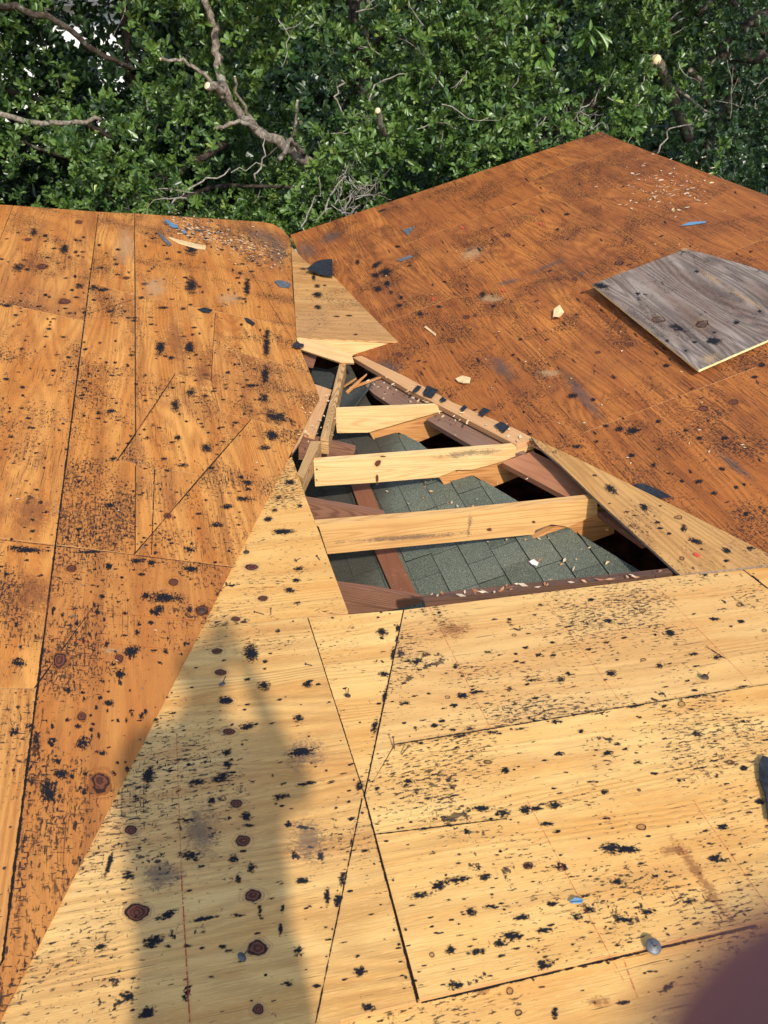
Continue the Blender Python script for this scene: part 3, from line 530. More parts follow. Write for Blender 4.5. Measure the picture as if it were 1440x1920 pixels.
# pale uprights on the left
def stick(name,label,top,pln,off,h,mat,ga,gb,group=None):
    return flat(name,label,'board',top,pln,h,mat,ga,gb,off=off,group=group)
stick('stud','long narrow greenish-tan stud running down the left side of the hole',[(637,680),(649,680),(616,823),(601,821)],Cp,.0,.085,lgrain,(643,680),(608,822))
stick('stud','short stud with wild oval grain between brown rafter and middle rafter',[(583,827),(602,827),(568,897),(557,889)],Cp,.0,.085,lgrain,(592,827),(563,893))
flat('plank','flat orange-brown plank along the left lip of the hole beside the narrow stud','board',[(590,720),(622,731),(591,818),(571,812),(562,830),(548,850),(545,800),(560,760)],Lp,.02,lpink,(606,726),(581,815),off=-.014)
# ================================================================== OLD SHINGLES
def shingles():
    b=NB('green_shingle'); uv=b.uv('grain'); tc=b.n.new('ShaderNodeTexCoord').outputs['Object']
    at=b.n.new('ShaderNodeAttribute'); at.attribute_name='tone'; tone=at.outputs['Fac']
    c=b.mix(tone,(.15,.155,.108),(.245,.25,.18)); g1=b.noise(tc,420,2,.7); c=b.mix(b.step(g1,.42,.58),c,(.03,.045,.035)); c=b.mix(b.step(b.noise(b.vadd(tc,(3,3,3)),300,1,.5),.60,.68),c,(.33,.35,.26))
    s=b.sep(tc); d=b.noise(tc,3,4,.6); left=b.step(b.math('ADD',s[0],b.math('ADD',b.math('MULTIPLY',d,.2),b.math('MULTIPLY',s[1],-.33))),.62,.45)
    c=b.mix(b.math('MULTIPLY',left,.75),c,(.045,.035,.027))  # left shingles darker: older brown dirt, with shade painted into the colour too
    saw=b.noise(tc,160,3,.7); sm=b.noise(tc,5,3,.6); c=b.mix(b.step(b.math('ADD',saw,b.math('MULTIPLY',sm,.55)),1.02,1.1),c,(.50,.33,.14))
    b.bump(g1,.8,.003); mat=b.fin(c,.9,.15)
    dk=plain('shingle_edge',(.018,.02,.018),.9,.1)
    n,_=Rp; ux=Vector((1,0,TL)).normalized(); ex=.128; mb=MB(); tones=[]
    cut=[hit(p,Rp,SOFF) for p in [(690,770),(720,803),(776,833),(866,887),(964,946),(1046,988),(1100,1022),(1196,1082),(1330,1150)]]
    def xc(y):
        for a,c2 in zip(cut,cut[1:]):
            if a.y>=y>=c2.y: return a.x+(c2.x-a.x)*(a.y-y)/(a.y-c2.y)
        return cut[0].x if y>cut[0].y else cut[-1].x+.5
    def pt(u,y,o): return Vector((ux.x*u,y,ux.z*u))+n*(SOFF+o)
    r=random.Random(5); u=-1.6; row=0
    while u<1.9:
        y=-4.6+r.uniform(0,.2)
        while y<-.02:
            w=r.choice([.14,.2,.27]); y2=min(y+w,0); lift=r.choice([0,0,.003,.0045]); ym=(y+y2)/2
            lim=xc(ym)/ux.x
            if u<lim:
                a=.0 ; e=min(u+ex+.02,lim if u+ex>lim else u+ex+.02)
                la=xc(y+.002)/ux.x; lb=xc(y2-.002)/ux.x
                e1=min(u+ex+.02,la); e2=min(u+ex+.02,lb)
                if e1>u and e2>u:
                    o0=.004+lift; o1=-.001+lift*.3
                    t=r.random(); k0=len(mb.f)
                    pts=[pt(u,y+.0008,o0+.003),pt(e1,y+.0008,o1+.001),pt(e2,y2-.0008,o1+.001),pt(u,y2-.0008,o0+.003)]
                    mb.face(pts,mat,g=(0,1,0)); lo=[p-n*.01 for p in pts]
                    for i in range(4):
                        j=(i+1)%4; mb.face([pts[i],pts[j],lo[j],lo[i]],dk,g=(0,1,0))
                    tones+=[t]*5
            y=y2+.0008
        u+=ex; row+=1
    # deck under the shingles
    ys_=[-4.6+.1*i for i in range(47)]; 
    for a,c2 in zip(ys_,ys_[1:]):
        c2=min(c2,0); m=[pt(-1.7,a,-.006),pt(xc(a)/ux.x,a,-.006),pt(xc(c2)/ux.x,c2,-.006),pt(-1.7,c2,-.006)]
        mb.face(m,dk,g=(0,1,0)); tones.append(0)
        lo=[p-n*.016 for p in m]; mb.face(lo[::-1],edgew,g=(0,1,0)); tones.append(0); mb.face([m[1],lo[1],lo[2],m[2]],edgew,g=(0,1,0)); tones.append(0)
    o=mb.build('shingle_roof'); at=o.data.attributes.new('tone','FLOAT','FACE'); at.data.foreach_set('value',tones)
    tag(o,'old dark green shingle roof seen through the hole in the new deck','roof')
shingles()
# felt flap and splinters at the top of the hole
Sp=(Rp[0],SOFF)
def sheetmesh(name,label,cat,pts,mat,t=.004,group=None,parent=None):
    """grid of points (rows of equal length) as a thin shell with thickness"""
    mb=MB(); R_=len(pts); Cn=len(pts[0])
    for i in range(R_-1):
        for j in range(Cn-1):
            mb.face([pts[i][j],pts[i][j+1],pts[i+1][j+1],pts[i+1][j]],mat,g=(0,1,0))
    o=mb.build(name,parent,True,True); s=o.modifiers.new('thick','SOLIDIFY'); s.thickness=t; s.offset=0
    return tag(o,label,cat,group)
rows=[]
for i in range(7):
    t=i/6; a=Vector((636+(632-636)*t,727+(768-727)*t)); bb=Vector((712-44*t,708+58*t)); row=[]
    for j in range(9):
        s=j/8; p=a.lerp(bb,s); row.append(hit((p.x,p.y-(8*max(0,s-.6)**1.2*2)),Sp,.03+.10*max(0,s-.45)**1.5+.01*math.sin(t*5+s*3)))
    rows.append(row)
shg=plain('shingle_scrap',(.05,.055,.05),.9,.15,0,.6,160)
sheetmesh('shingle_scrap','curled dark shingle flap lifting at the top of the hole','shingle',rows,shg)
flat('shingle_scrap','dark shingle remnant under the left lip at the top of the hole','shingle',[(575,683),(618,694),(642,724),(607,728),(588,716)],Sp,.01,shg,(575,683),(607,728),off=.03)
flat('rafter','short brown rafter stub tucked under the pinkish plank','rafter',[(564,660),(594,668),(590,680),(570,676)],Lp,.04,lbrown,(564,660),(594,668),off=-.05)
for i,(a,b_,w_) in enumerate([((650,735),(688,700),.02),((655,727),(730,700),.024),((646,722),(668,708),.03)]):
    A=hit(a,Sp,.05);B=hit(b_,Sp,.09); d=(B-A).normalized(); s_=d.cross(Vector((0,0,1))).normalized(); mb=MB()
    mb.slab([A-s_*w_/2,A+s_*w_/2,A.lerp(B,.6)+s_*w_*.35,B,A.lerp(B,.7)-s_*w_*.4],Vector((0,0,1)),.012,lorange,d)
    tag(mb.build('wood_splinter'),['orange wood splinter pointing up in the dark top of the hole','long thin orange splinter leaning to the tan edge board','stubby splintered wood end behind the narrow stud'][i],'splinter')
# old batten along the near edge of the hole
upright('batten','thin dark brown batten under the near edge of the hole, snagged with torn paper','batten',[(795,1127),(887,1114),(1040,1098),(1267,1074),(1270,1085),(1040,1112),(800,1140)],(795,1129),(1267,1074),Cp,-.024,.03,lumber('dark_batten_wood',(.15,.075,.045),(.06,.03,.02),.5,.95,.4,20))
# ================================================================== HOUSE BODY
stucco=plain('pale_stucco',(.55,.5,.42),.9,.1,0,.1,8); attic=plain('attic_insulation',(.10,.035,.02),.95,.05,0,.6,9)
house=thing('house','house body with stucco walls and dark attic under the roof decks','house',(0,0,-2.9))
def box(mb,x0,x1,y0,y1,z0,z1,mat):
    v=[Vector((x,y,z)) for z in(z0,z1) for y in (y0,y1) for x in (x0,x1)]
    for f in [(0,2,3,1),(4,5,7,6),(0,1,5,4),(2,6,7,3),(0,4,6,2),(1,3,7,5)]: mb.face([v[i] for i in f],mat)
mb=MB(); box(mb,-4.3,5.6,-7.0,-6.9,-2.9,.0,stucco); box(mb,-4.3,-4.2,-6.9,.6,-2.9,.9,stucco); box(mb,5.5,5.6,-6.9,2.2,-2.9,-.05,stucco); box(mb,-.3,5.6,2.2,2.3,-2.9,-.15,stucco); box(mb,-4.3,-4.2,.6,2.3,-2.9,-.2,stucco); box(mb,-4.3,-.3,2.2,2.3,-2.9,-.15,stucco)
g3=[Vector((0,2.3,-.15)),Vector((5.5,2.3,-.15)),Vector((5.5,2.3,.05)),Vector((2.94,2.3,.86)),Vector((0,2.3,-.02))]; mb.slab(g3,Vector((0,1,0)),.1,stucco,(1,0,0)); mb.build('wall',house)
mb=MB(); box(mb,-4.2,5.5,-6.9,2.2,-1.0,-.9,attic); mb.build('attic_floor',house)
mb=MB(); mb.slab([Vector((2.955,2.43,.885)),Vector((6.2,2.2,-.11)),Vector((6.2,-7.2,-.11)),Vector((2.955,-7.2,.885))],Vector((.3,0,.95)).normalized(),.012,rust,(0,1,0)); mb.build('roof',house)
h1=hit((-400,357),Lp)+Vector((-.02,.02,-.01)); h2=hit((512,420),Lp)+Vector((0,.03,-.012)); h3=Vector((-4.2,3.3,-.12))
mb=MB(); mb.slab([h1,h2,Vector((-.05,3.1,-.06)),h3,Vector((-4.2,.2,.95))],(h2-h1).cross(h3-h1).normalized()*(1 if (h2-h1).cross(h3-h1).z>0 else -1),.012,orange,(1,0,0)); mb.build('roof',house)
# ================================================================== GROUND + NEIGHBOUR
b=NB('lawn'); tc=b.n.new('ShaderNodeTexCoord').outputs['Object']; c=b.mix(b.noise(tc,1.2,6,.6),(.06,.075,.02),(.22,.2,.08)); c=b.mix(b.step(b.noise(tc,14,4,.7),.5,.7),c,(.09,.11,.03)); b.bump(b.noise(tc,30,4,.7),1,.05); lawn=b.fin(c,.95,.1)
mb=MB(); mb.face([Vector((-200,-60,-2.9)),Vector((200,-60,-2.9)),Vector((200,300,-2.9)),Vector((-200,300,-2.9))],lawn); tag(mb.build('ground'),kind='structure')
white=plain('white_wall',(.86,.84,.8),.8,.2,0,.03,3); roofg=plain('grey_roof',(.2,.2,.21),.8,.2,0,.2,4); glass=plain('window_glass',(.03,.04,.05),.1,.6)
HX=atY(290,100,22).x
nb=thing('house','white walled neighbouring house glimpsed through the leaves at top left','house',(-2,24,-2.9))
mb=MB(); box(mb,-9,HX,22,30,-2.9,1.0,white); mb.build('wall',nb)
mb=MB(); mb.slab([Vector((-9.6,21.4,.95)),Vector((HX+.5,21.4,.95)),Vector((HX+.5,26,2.6)),Vector((-9.6,26,2.6))],Vector((0,-.33,.94)).normalized(),.15,roofg,(1,0,0)); mb.slab([Vector((-9.6,30.6,.95)),Vector((HX+.5,30.6,.95)),Vector((HX+.5,26.01,2.6)),Vector((-9.6,26.01,2.6))],Vector((0,.33,.94)).normalized(),.15,roofg,(1,0,0)); mb.build('roof',nb)
for x in (-6.5,-3.5):
    mb=MB(); box(mb,x,x+1.1,21.93,21.98,-1.6,-.2,glass); w_=mb.build('window',nb); mb=MB()
    for q in [(x-.08,x,-1.68,-.12),(x+1.1,x+1.18,-1.68,-.12),(x,x+1.1,-1.68,-1.6),(x,x+1.1,-.2,-.12)]: box(mb,q[0],q[1],21.9,21.99,q[2],q[3],white)
    f=mb.build('window_frame',w_)
# ================================================================== TREES
def leafmat(name,a,b_,c_):
    b=NB(name); at=b.n.new('ShaderNodeAttribute'); at.attribute_name='tone'; t=at.outputs['Fac']
    c=b.mix(b.step(t,0,.85),a,b_); c=b.mix(b.step(t,.9,.97),c,c_)
    m=b.fin(c,.36,.6); tr=b.n.new('ShaderNodeBsdfTranslucent'); b.sock(tr.inputs[0],b.mix(.5,c,(.16,.26,.03))); mx=b.n.new('ShaderNodeMixShader'); mx.inputs[0].default_value=.18
    b.l.new(b.p.outputs[0],mx.inputs[1]); b.l.new(tr.outputs[0],mx.inputs[2]); b.l.new(mx.outputs[0],b.out.inputs[0]); return m
leafA=leafmat('glossy_leaf',(.022,.060,.015),(.115,.195,.036),(.27,.34,.07))
leafD=leafmat('shade_dark_leaf',(.016,.040,.016),(.045,.09,.028),(.08,.12,.04))  # shade of the far-right and rear crowns is put into this darker leaf colour
leafB=leafmat('long_leaf',(.05,.12,.02),(.12,.22,.04),(.20,.28,.06))
def barkmat(name,a,c_):
    b=NB(name); tc=b.n.new('ShaderNodeTexCoord').outputs['Object']; n=b.noise(b.vmul(tc,(1,1,1)),28,5,.7); l=b.noise(tc,9,4,.6)
    c=b.mix(b.step(n,.35,.7),a,c_); c=b.mix(b.math('MULTIPLY',b.step(l,.55,.68),.6),c,(.30,.31,.25)); b.bump(n,.9,.01); return b.fin(c,.9,.1)
bark=barkmat('grey_bark',(.10,.08,.06),(.32,.27,.21)); bark2=barkmat('dark_bark',(.03,.023,.018),(.10,.075,.055)); twigm=barkmat('pale_twig',(.18,.15,.12),(.40,.36,.30))
cutw=plain('fresh_cut_wood',(.80,.60,.36),.8,.2,0,.12,60)
LSH=np.array([(0,0,0),(.42,-.30,.10),(.78,-.42,.13),(1,0,-.03),(.78,.42,.13),(.42,.30,.10)]) # along, across(fraction of width), fold
def leaves(name,parent,pos,axis,mat,L0=.085,W0=.034,per=9,spread=(.5,1.25),droop=0.,bright=None):
    """rosettes of leaves: pos (n,3), axis (n,3)"""
    n=len(pos); N=n*per
    if n==0: return None
    a=axis/np.linalg.norm(axis,axis=1,keepdims=True)
    ref=np.where(np.abs(a[:,2:3])<.9,np.array([[0,0,1.]]),np.array([[1.,0,0]])); u=np.cross(a,ref); u/=np.linalg.norm(u,axis=1,keepdims=True); v=np.cross(a,u)
    a=np.repeat(a,per,0);u=np.repeat(u,per,0);v=np.repeat(v,per,0);p=np.repeat(pos,per,0)
    k=np.tile(np.arange(per),n); ph=k*2.4+np.repeat(rng.uniform(0,6.28,n),per)+rng.normal(0,.25,N)
    th=rng.uniform(spread[0],spread[1],N); 
    d=a*np.cos(th)[:,None]+(u*np.cos(ph)[:,None]+v*np.sin(ph)[:,None])*np.sin(th)[:,None]; d[:,2]-=droop*rng.uniform(.6,1.3,N); d/=np.linalg.norm(d,axis=1,keepdims=True)
    nn=a-d*np.sum(a*d,1,keepdims=True)+rng.normal(0,.22,(N,3)); nn-=d*np.sum(nn*d,1,keepdims=True); nn/=np.linalg.norm(nn,axis=1,keepdims=True)+1e-9
    s=np.cross(nn,d); sz=np.repeat(rng.uniform(.7,1.2,n),per); L=L0*rng.uniform(.55,1.2,N)*sz; W=W0*rng.uniform(.7,1.2,N)*sz
    base=p+a*(rng.uniform(-.6,.35,N)*L0)[:,None]
    V=base[:,None,:]+d[:,None,:]*(LSH[None,:,0:1]*L[:,None,None])+s[:,None,:]*(LSH[None,:,1:2]*W[:,None,None]*1.15)+nn[:,None,:]*(LSH[None,:,2:3]*L[:,None,None]*rng.uniform(.2,1.6,(N,1,1)))
    V=V.reshape(-1,3); b6=np.arange(N)*6
    Fc=np.stack([b6,b6+1,b6+2,b6+3,b6,b6+3,b6+4,b6+5],1).reshape(-1)
    me=bpy.data.meshes.new(name); me.vertices.add(len(V)); me.vertices.foreach_set('co',V.ravel()); me.loops.add(len(Fc)); me.loops.foreach_set('vertex_index',Fc)
    me.polygons.add(N*2); me.polygons.foreach_set('loop_start',np.arange(N*2)*4); me.polygons.foreach_set('loop_total',np.full(N*2,4)); me.update(calc_edges=True)
    tone=np.repeat(rng.uniform(0,1,n),per)*.55+rng.uniform(0,.45,N); at=me.attributes.new('tone','FLOAT','FACE'); at.data.foreach_set('value',np.repeat(tone,2))
    me.materials.append(mat); o=bpy.data.objects.new(name,me); COL.objects.link(o)
    if parent: o.parent=parent; o.matrix_parent_inverse=Matrix.Translation(parent.location).inverted()
    return o
def n3(p,s,o=0): return mnoise.noise(Vector((p[0]*s+o,p[1]*s-o,p[2]*s+2*o)))
def scatter(n,x0,x1,y0,y1,z0,z1,th=-.02,s=.9,o=0.):
    P_=[];
    while len(P_)<n:
        q=(random.uniform(x0,x1),y0+(y1-y0)*random.random()**1.5,random.uniform(z0,z1))
        if n3(q,s,o)+.45*n3(q,2.3*s,o)>th: P_.append(q)
    return np.array(P_)
def axes(p,out=(-.25,-.75,.75),jit=.45): return np.array(out)[None]+rng.normal(0,jit,p.shape)
def smooth(pts,k=4,jit=0.):
    pts=[Vector(p) for p in pts]; out=[]
    for i in range(len(pts)-1):
        p0,p1,p2,p3=pts[max(i-1,0)],pts[i],pts[i+1],pts[min(i+2,len(pts)-1)]
        for j in range(k):
            t=j/k; q=.5*((2*p1)+(p2-p0)*t+(2*p0-5*p1+4*p2-p3)*t*t+(3*p1-p0-3*p2+p3)*t**3)
            if jit and (i or j): q+=Vector((random.gauss(0,jit),random.gauss(0,jit),random.gauss(0,jit)))
            out.append(q)
    out.append(pts[-1]); return out
def limb(parent,pts,r0,r1,mat=None,cut=False,name='branch',jit=.012):
    q=smooth(pts,5,jit); n=len(q); mb=MB(); mb.tube(q,[r0+(r1-r0)*i/(n-1) for i in range(n)],mat or bark,9,cutw if cut else None)
    return mb.build(name,parent,True,True)
def plimb(parent,pl_,Y,r0,r1,**k):   # polyline in photo px at depth Y (or list)
    pts=[atY(p[0],p[1],(Y[i] if hasattr(Y,'__len__') else Y)) for i,p in enumerate(pl_)]
    return limb(parent,pts,r0,r1,**k)
def twigs(parent,pos,n,mat=None,L=.5):
    mb=MB()
    for i in range(n):
        p=Vector(pos[random.randrange(len(pos))]); p+=Vector((random.gauss(0,.1),-.1,random.gauss(0,.1))); d=Vector((random.gauss(0,1),random.gauss(-.3,.5),random.gauss(.2,.8))).normalized(); pts=[p]; l=random.uniform(.3,1.)*L
        for k in range(5):
            d=(d+Vector((random.gauss(0,.28),random.gauss(0,.2),random.gauss(0,.28)))).normalized(); pts.append(pts[-1]+d*l/5)
            if random.random()<.5:
                e=(d+Vector((random.gauss(0,.7),random.gauss(0,.4),random.gauss(0,.7)))).normalized(); mb.tube([pts[-1],pts[-1]+e*l*.16,pts[-1]+(e+Vector((0,0,.2)))*l*.3],[.003,.0024,.0012],mat or twigm,4)
        mb.tube(pts,[.0058,.005,.0045,.0036,.0026,.0016],mat or twigm,5)
    o=mb.build('twigs',parent,True); o['kind']='stuff'; return o
TR=[('dense glossy-leaved tree at far left with dark forked limbs and bright gaps behind',-5.2,-3.1,5.2,leafA),
    ('glossy green tree with the long pruned bare limb above the left roof edge',-3.1,0.2,5.0,leafA),
    ('bushy green tree leaning over the valley end between the two roof slopes',.2,2.1,4.6,leafA),
    ('broad green tree behind the rust-brown slope with drooping long leaf clusters',2.1,4.4,4.8,leafA),
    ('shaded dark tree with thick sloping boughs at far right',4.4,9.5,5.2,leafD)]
roots=[]
HERO=[([(560,290),(500,255),(455,215),(420,172),(388,160)],3.7),([(418,172),(408,110),(398,40),(372,-30)],3.7),([(385,140),(345,118),(300,111)],3.5),([(470,228),(440,143)],3.6),([(480,240),(405,242)],3.6),([(545,265),(526,300)],3.4),([(555,250),(558,188)],3.5),([(722,260),(708,207)],3.5),([(1250,130),(1230,112)],3.9),([(1300,140),(1295,131)],3.8),([(1220,150),(1330,210)],4.0),([(-20,0),(110,45),(190,105)],3.9),([(-20,195),(110,232),(190,225)],3.9)]
for i,(lab,x0,x1,ty,lm) in enumerate(TR):
    cx=(x0+x1)/2; rt=thing('tree',lab,'tree',(cx,ty+.6,-2.9)); roots.append(rt)
    limb(rt,[(cx,ty+1.3,-2.9),(cx+.1,ty+1.2,-1.6),(cx-.05,ty+1.3,-.3),(cx+.2,ty+1.2,1.2),(cx+.1,ty+1.4,3.2)],.13,.03,bark2,name='trunk')
    for k in range(4):
        z=random.uniform(-1.5,1.5); e=Vector((random.uniform(x0-.3,x1+.3),ty-random.uniform(.2,1.1),z+random.uniform(.3,1.6)))
        s_=Vector((cx+.05,ty+.6,z)); limb(rt,[s_,s_.lerp(e,.5)+Vector((0,0,.25)),e],.04,.012,bark2)
    w_=x1-x0
    pos=scatter(int(2350*w_),x0-.35,x1+.35,3.15 if i!=3 else 3.0,5.6,-2.0,3.6,th=.06 if i<4 else .06,s=1.0)
    # keep the crown off the roof and thin the glimpses at top left
    keep=[]
    for q in pos:
        v=Vector(q)-CAM; z=v.dot(FW); px=720+F*v.dot(RT)/z; py=960+F*v.dot(DN)/z
        ok=True
        if 20<px<280 and 20<py<215 and mnoise.noise(Vector((px*.012,py*.016,3)))>-.02 : ok=random.random()<.5
        if 40<px<130 and 250<py<360 and mnoise.noise(Vector((px*.02,py*.02,7)))>-.2: ok=random.random()<.15
        if 560<px<720 and py<175 and mnoise.noise(Vector((px*.015,py*.02,9)))>.0: ok=random.random()<.25
        if q[0]<-.1 and q[1]<3.35: ok=False
        for hp,hy in HERO:
            if q[1]<hy+.12:
                for a,c_ in zip(hp,hp[1:]):
                    ax,ay=a; bx,by=c_; tt=max(0,min(1,((px-ax)*(bx-ax)+(py-ay)*(by-ay))/((bx-ax)**2+(by-ay)**2))); dd=math.hypot(px-ax-tt*(bx-ax),py-ay-tt*(by-ay))
                    if dd<15 and random.random()<.93: ok=False
        if i==4 and random.random()<.25: ok=False
        keep.append(ok)
    pos=pos[np.array(keep)]
    leaves('crown',rt,pos,axes(pos),lm,L0=.083 if i<4 else .075,W0=.034,per=9)
    twigs(rt,pos,int(26*w_),L=.6)
# dark mass of the same wood behind
rt=thing('tree','dark leafy tree mass filling the gaps behind the nearer crowns','tree',(2,8.5,-2.9)); limb(rt,[(2,8.5,-2.9),(2.1,8.4,0),(1.9,8.7,3)],.25,.1,bark2,name='trunk')
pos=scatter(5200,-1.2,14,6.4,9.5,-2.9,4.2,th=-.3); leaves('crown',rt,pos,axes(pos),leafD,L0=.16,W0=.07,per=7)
rt=thing('tree','dark leafy tree far left behind the nearer crowns, leaving bright gaps','tree',(-7,8.5,-2.9)); limb(rt,[(-7,8.5,-2.9),(-6.9,8.4,0),(-7.1,8.7,3)],.25,.1,bark2,name='trunk')
pos=np.concatenate([scatter(6000,-12,-1.0,6.6,9.0,-2.9,4.2,th=-.3),scatter(9000,-7.5,-.2,5.7,6.6,-1.4,3.2,th=-.6)])
keep=[]
for q in pos:
    v=Vector(q)-CAM; z=v.dot(FW); px=720+F*v.dot(RT)/z; py=960+F*v.dot(DN)/z; g_=mnoise.noise(Vector((px*.02,py*.03,3)))
    keep.append(not(((20<px<270 and 30<py<210) or (540<px<720 and py<60)) and g_>.12 and random.random()<.75))
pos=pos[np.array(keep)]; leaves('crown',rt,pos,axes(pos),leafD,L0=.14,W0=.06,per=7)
rt=thing('hedge','tall dark hedge across the lawn behind all the trees','hedge',(6,15,-2.9)); hx=atY(300,100,14).x
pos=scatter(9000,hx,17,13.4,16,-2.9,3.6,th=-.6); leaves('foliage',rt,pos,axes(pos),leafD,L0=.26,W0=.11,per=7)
# hero limbs from the photograph
t1=roots[1]
plimb(t1,[(640,345),(560,290),(500,255),(455,215),(420,172),(388,160)],[4.1,3.9,3.8,3.75,3.6,3.45],.062,.033,cut=True)
plimb(t1,[(418,172),(408,110),(398,40),(372,-30)],[3.65,3.7,3.8,3.9],.045,.03)
plimb(t1,[(420,185),(385,140),(345,118),(300,111)],[3.65,3.55,3.5,3.4],.022,.013,cut=True)
plimb(t1,[(470,228),(452,190),(440,143)],[3.75,3.65,3.55],.017,.011,cut=True)
plimb(t1,[(480,240),(450,228),(405,242)],[3.75,3.65,3.6],.024,.016)
plimb(t1,[(570,290),(545,265),(530,290),(526,300)],[3.85,3.6,3.4,3.3],.024,.02,cut=True)
plimb(t1,[(545,270),(553,240),(558,188)],[3.8,3.6,3.5],.018,.012,cut=True)
plimb(t1,[(735,300),(722,250),(708,207)],[3.9,3.6,3.45],.034,.028,cut=True)
plimb(roots[3],[(884,330),(883,315),(880,300)],[3.4,3.3,3.2],.016,.014,cut=True)
plimb(roots[4],[(1290,260),(1250,160),(1230,112)],[4.6,4.2,3.9],.07,.055,cut=True)
plimb(roots[4],[(1330,200),(1310,150),(1295,131)],[4.4,4.0,3.8],.03,.026,cut=True)
plimb(roots[4],[(1200,140),(1260,160),(1330,210)],[4.3,4.1,4.0],.03,.012,mat=twigm)
plimb(roots[4],[(960,330),(1060,230),(1200,90),(1330,-10),(1420,-60)],[4.9,4.8,4.7,4.7,4.7],.12,.16,mat=bark2)
plimb(roots[4],[(1310,130),(1380,105),(1470,120),(1560,150)],[4.6,4.5,4.5,4.5],.05,.11,mat=bark2)
plimb(roots[4],[(1330,110),(1400,50),(1470,20)],[4.5,4.5,4.5],.03,.08,mat=bark2)
plimb(roots[0],[(-60,0),(30,15),(110,45),(200,110),(250,130)],[4.0,3.95,3.9,4.1,4.4],.032,.022,mat=bark2)
plimb(roots[0],[(-60,190),(40,225),(110,232),(190,225)],[4.0,3.9,3.9,4.0],.028,.02)
plimb(roots[0],[(330,330),(370,300),(420,270)],[3.9,3.9,4.2],.035,.05,mat=bark2)
for pts_,Y in [([(320,385),(380,340),(440,318),(500,312)],3.4),([(480,340),(495,290),(492,245)],3.4),([(690,190),(720,150),(790,130)],3.6),([(640,150),(630,190),(660,245),(620,250)],3.5),([(1000,250),(960,180),(985,110),(970,60)],3.6),([(1140,250),(1180,200),(1210,120),(1190,60)],3.8),([(1230,290),(1260,240),(1300,230),(1330,215)],3.6),([(610,400),(640,330),(665,350)],3.1),([(560,430),(590,380),(600,330)],3.15),([(640,400),(660,360),(655,330)],3.1)]:
    plimb(roots[2 if 480<pts_[0][0]<1000 else (1 if pts_[0][0]<480 else 4)],pts_,Y,.010,.003,mat=twigm,jit=.02)
# dead twig tangle at the valley end and drooping long leaves
tp=np.array([atY(random.uniform(610,680),random.uniform(350,410),random.uniform(3.0,3.4)) for _ in range(20)]); twigs(roots[2],tp,32,L=.4)
tp=np.array([atY(random.uniform(1040,1140),random.uniform(190,245),random.uniform(3.2,3.7)) for _ in range(20)]); twigs(roots[3],tp,20,L=.4)
lp=np.array([atY(*a) for a in [(1105,45,3.4),(1000,60,3.5),(1020,90,3.5),(1035,205,3.4),(1045,190,3.5),(985,60,3.6),(1110,60,3.5)]])
leaves('long_leaves',roots[3],lp,np.tile(np.array([[0,-.3,1.]]),(len(lp),1)),leafB,L0=.21,W0=.055,per=12,spread=(1.0,1.8),droop=.9)
# ================================================================== SMALL LITTER
def scrap(name,label,cat,poly,pln,off,mat,group=None,t=.003,curl=.006):
    c=[hit(p,pln,off) for p in poly]; n=pln[0]; cen=sum(c,Vector())/len(c); mb=MB(); c2=[p+n*curl*random.random() for p in c]
    for i in range(len(c)):
        j=(i+1)%len(c); mb.face([cen+n*curl*.3,c2[i],c2[j]],mat,g=(0,1,0))
    o=mb.build(name,None,False,True); s=o.modifiers.new('thick','SOLIDIFY'); s.thickness=t; s.offset=1
    return tag(o,label,cat,group)
def Z(l,z,ox,oy): return [(a/z+ox,b/z+oy) for a,b in l]
ED=Rp
fe=[('black felt scrap, second from the top on the tan edge board',[(160,170),(200,108),(295,155),(240,220),(170,200)]),('small black felt scrap, topmost on the tan edge board',[(75,150),(110,108),(145,120),(120,160),(60,185)]),('tiny round black felt bit between two bigger scraps on the edge board',[(312,240),(335,215),(375,240),(330,262)]),('round black cap of felt on the rust slope by the farthest rafter tip',[(495,320),(530,290),(560,310),(520,348)]),('ragged black felt scrap on the rust slope edge right of the rafter tip',[(660,370),(700,310),(780,335),(740,350),(700,388)]),('lowest dark felt scrap on the edge board, wet looking and torn',[(805,470),(860,435),(940,480),(885,538),(840,500)])]
for lab,pg in fe: scrap('felt_scrap',lab,'felt scrap',Z(pg,4.8,760,700),Rp,.02,felt,'felt scraps along the edge board')
scrap('felt_scrap','crumpled black felt with a torn top beside the four-sided piece','felt scrap',Z([(325,515),(385,465),(430,455),(490,450),(495,550),(430,540)],3.43,480,360),Dp,.02,felt,curl=.03)
scrap('felt_scrap','small black felt tuft at the upper left corner of the hole','felt scrap',Z([(45,190),(80,160),(180,145),(190,215),(110,215)],6.545,540,620),Lp,.02,felt,curl=.02)
scrap('felt_scrap','pointed black felt leaf shape on the left slope','felt scrap',[(370,580),(384,577),(398,582),(392,587),(380,586)],Lp,.004,felt)
scrap('felt_scrap','oval black felt scrap on the left slope near the valley','felt scrap',[(458,596),(466,597),(478,607),(474,611),(462,604)],Lp,.004,felt)
scrap('felt_scrap','light grey flat scrap near the top of the valley on the left slope','felt scrap',[(514,528),(526,526),(545,532),(543,540),(525,538)],Lp,.006,feltg)
scrap('felt_scrap','dark bluish strip of felt half under the triangular board','felt scrap',Z([(530,970),(600,965),(720,1010),(790,1055),(700,1062),(590,1015)],3.6,1040,640),Rp,.006,felt)
scrap('felt_scrap','long black torn felt edge at the right border of the pale slope','felt scrap',Z([(1030,130),(1090,150),(1200,600),(1066,560),(1050,400),(1010,290),(1008,190)],3.556,1140,1380),Cp,.004,felt)
scrap('felt_scrap','flat dark strip on the upper rust slope','felt scrap',Z([(240,715),(310,690),(330,695),(265,722)],2.88,660,240),Rp,.004,feltg)
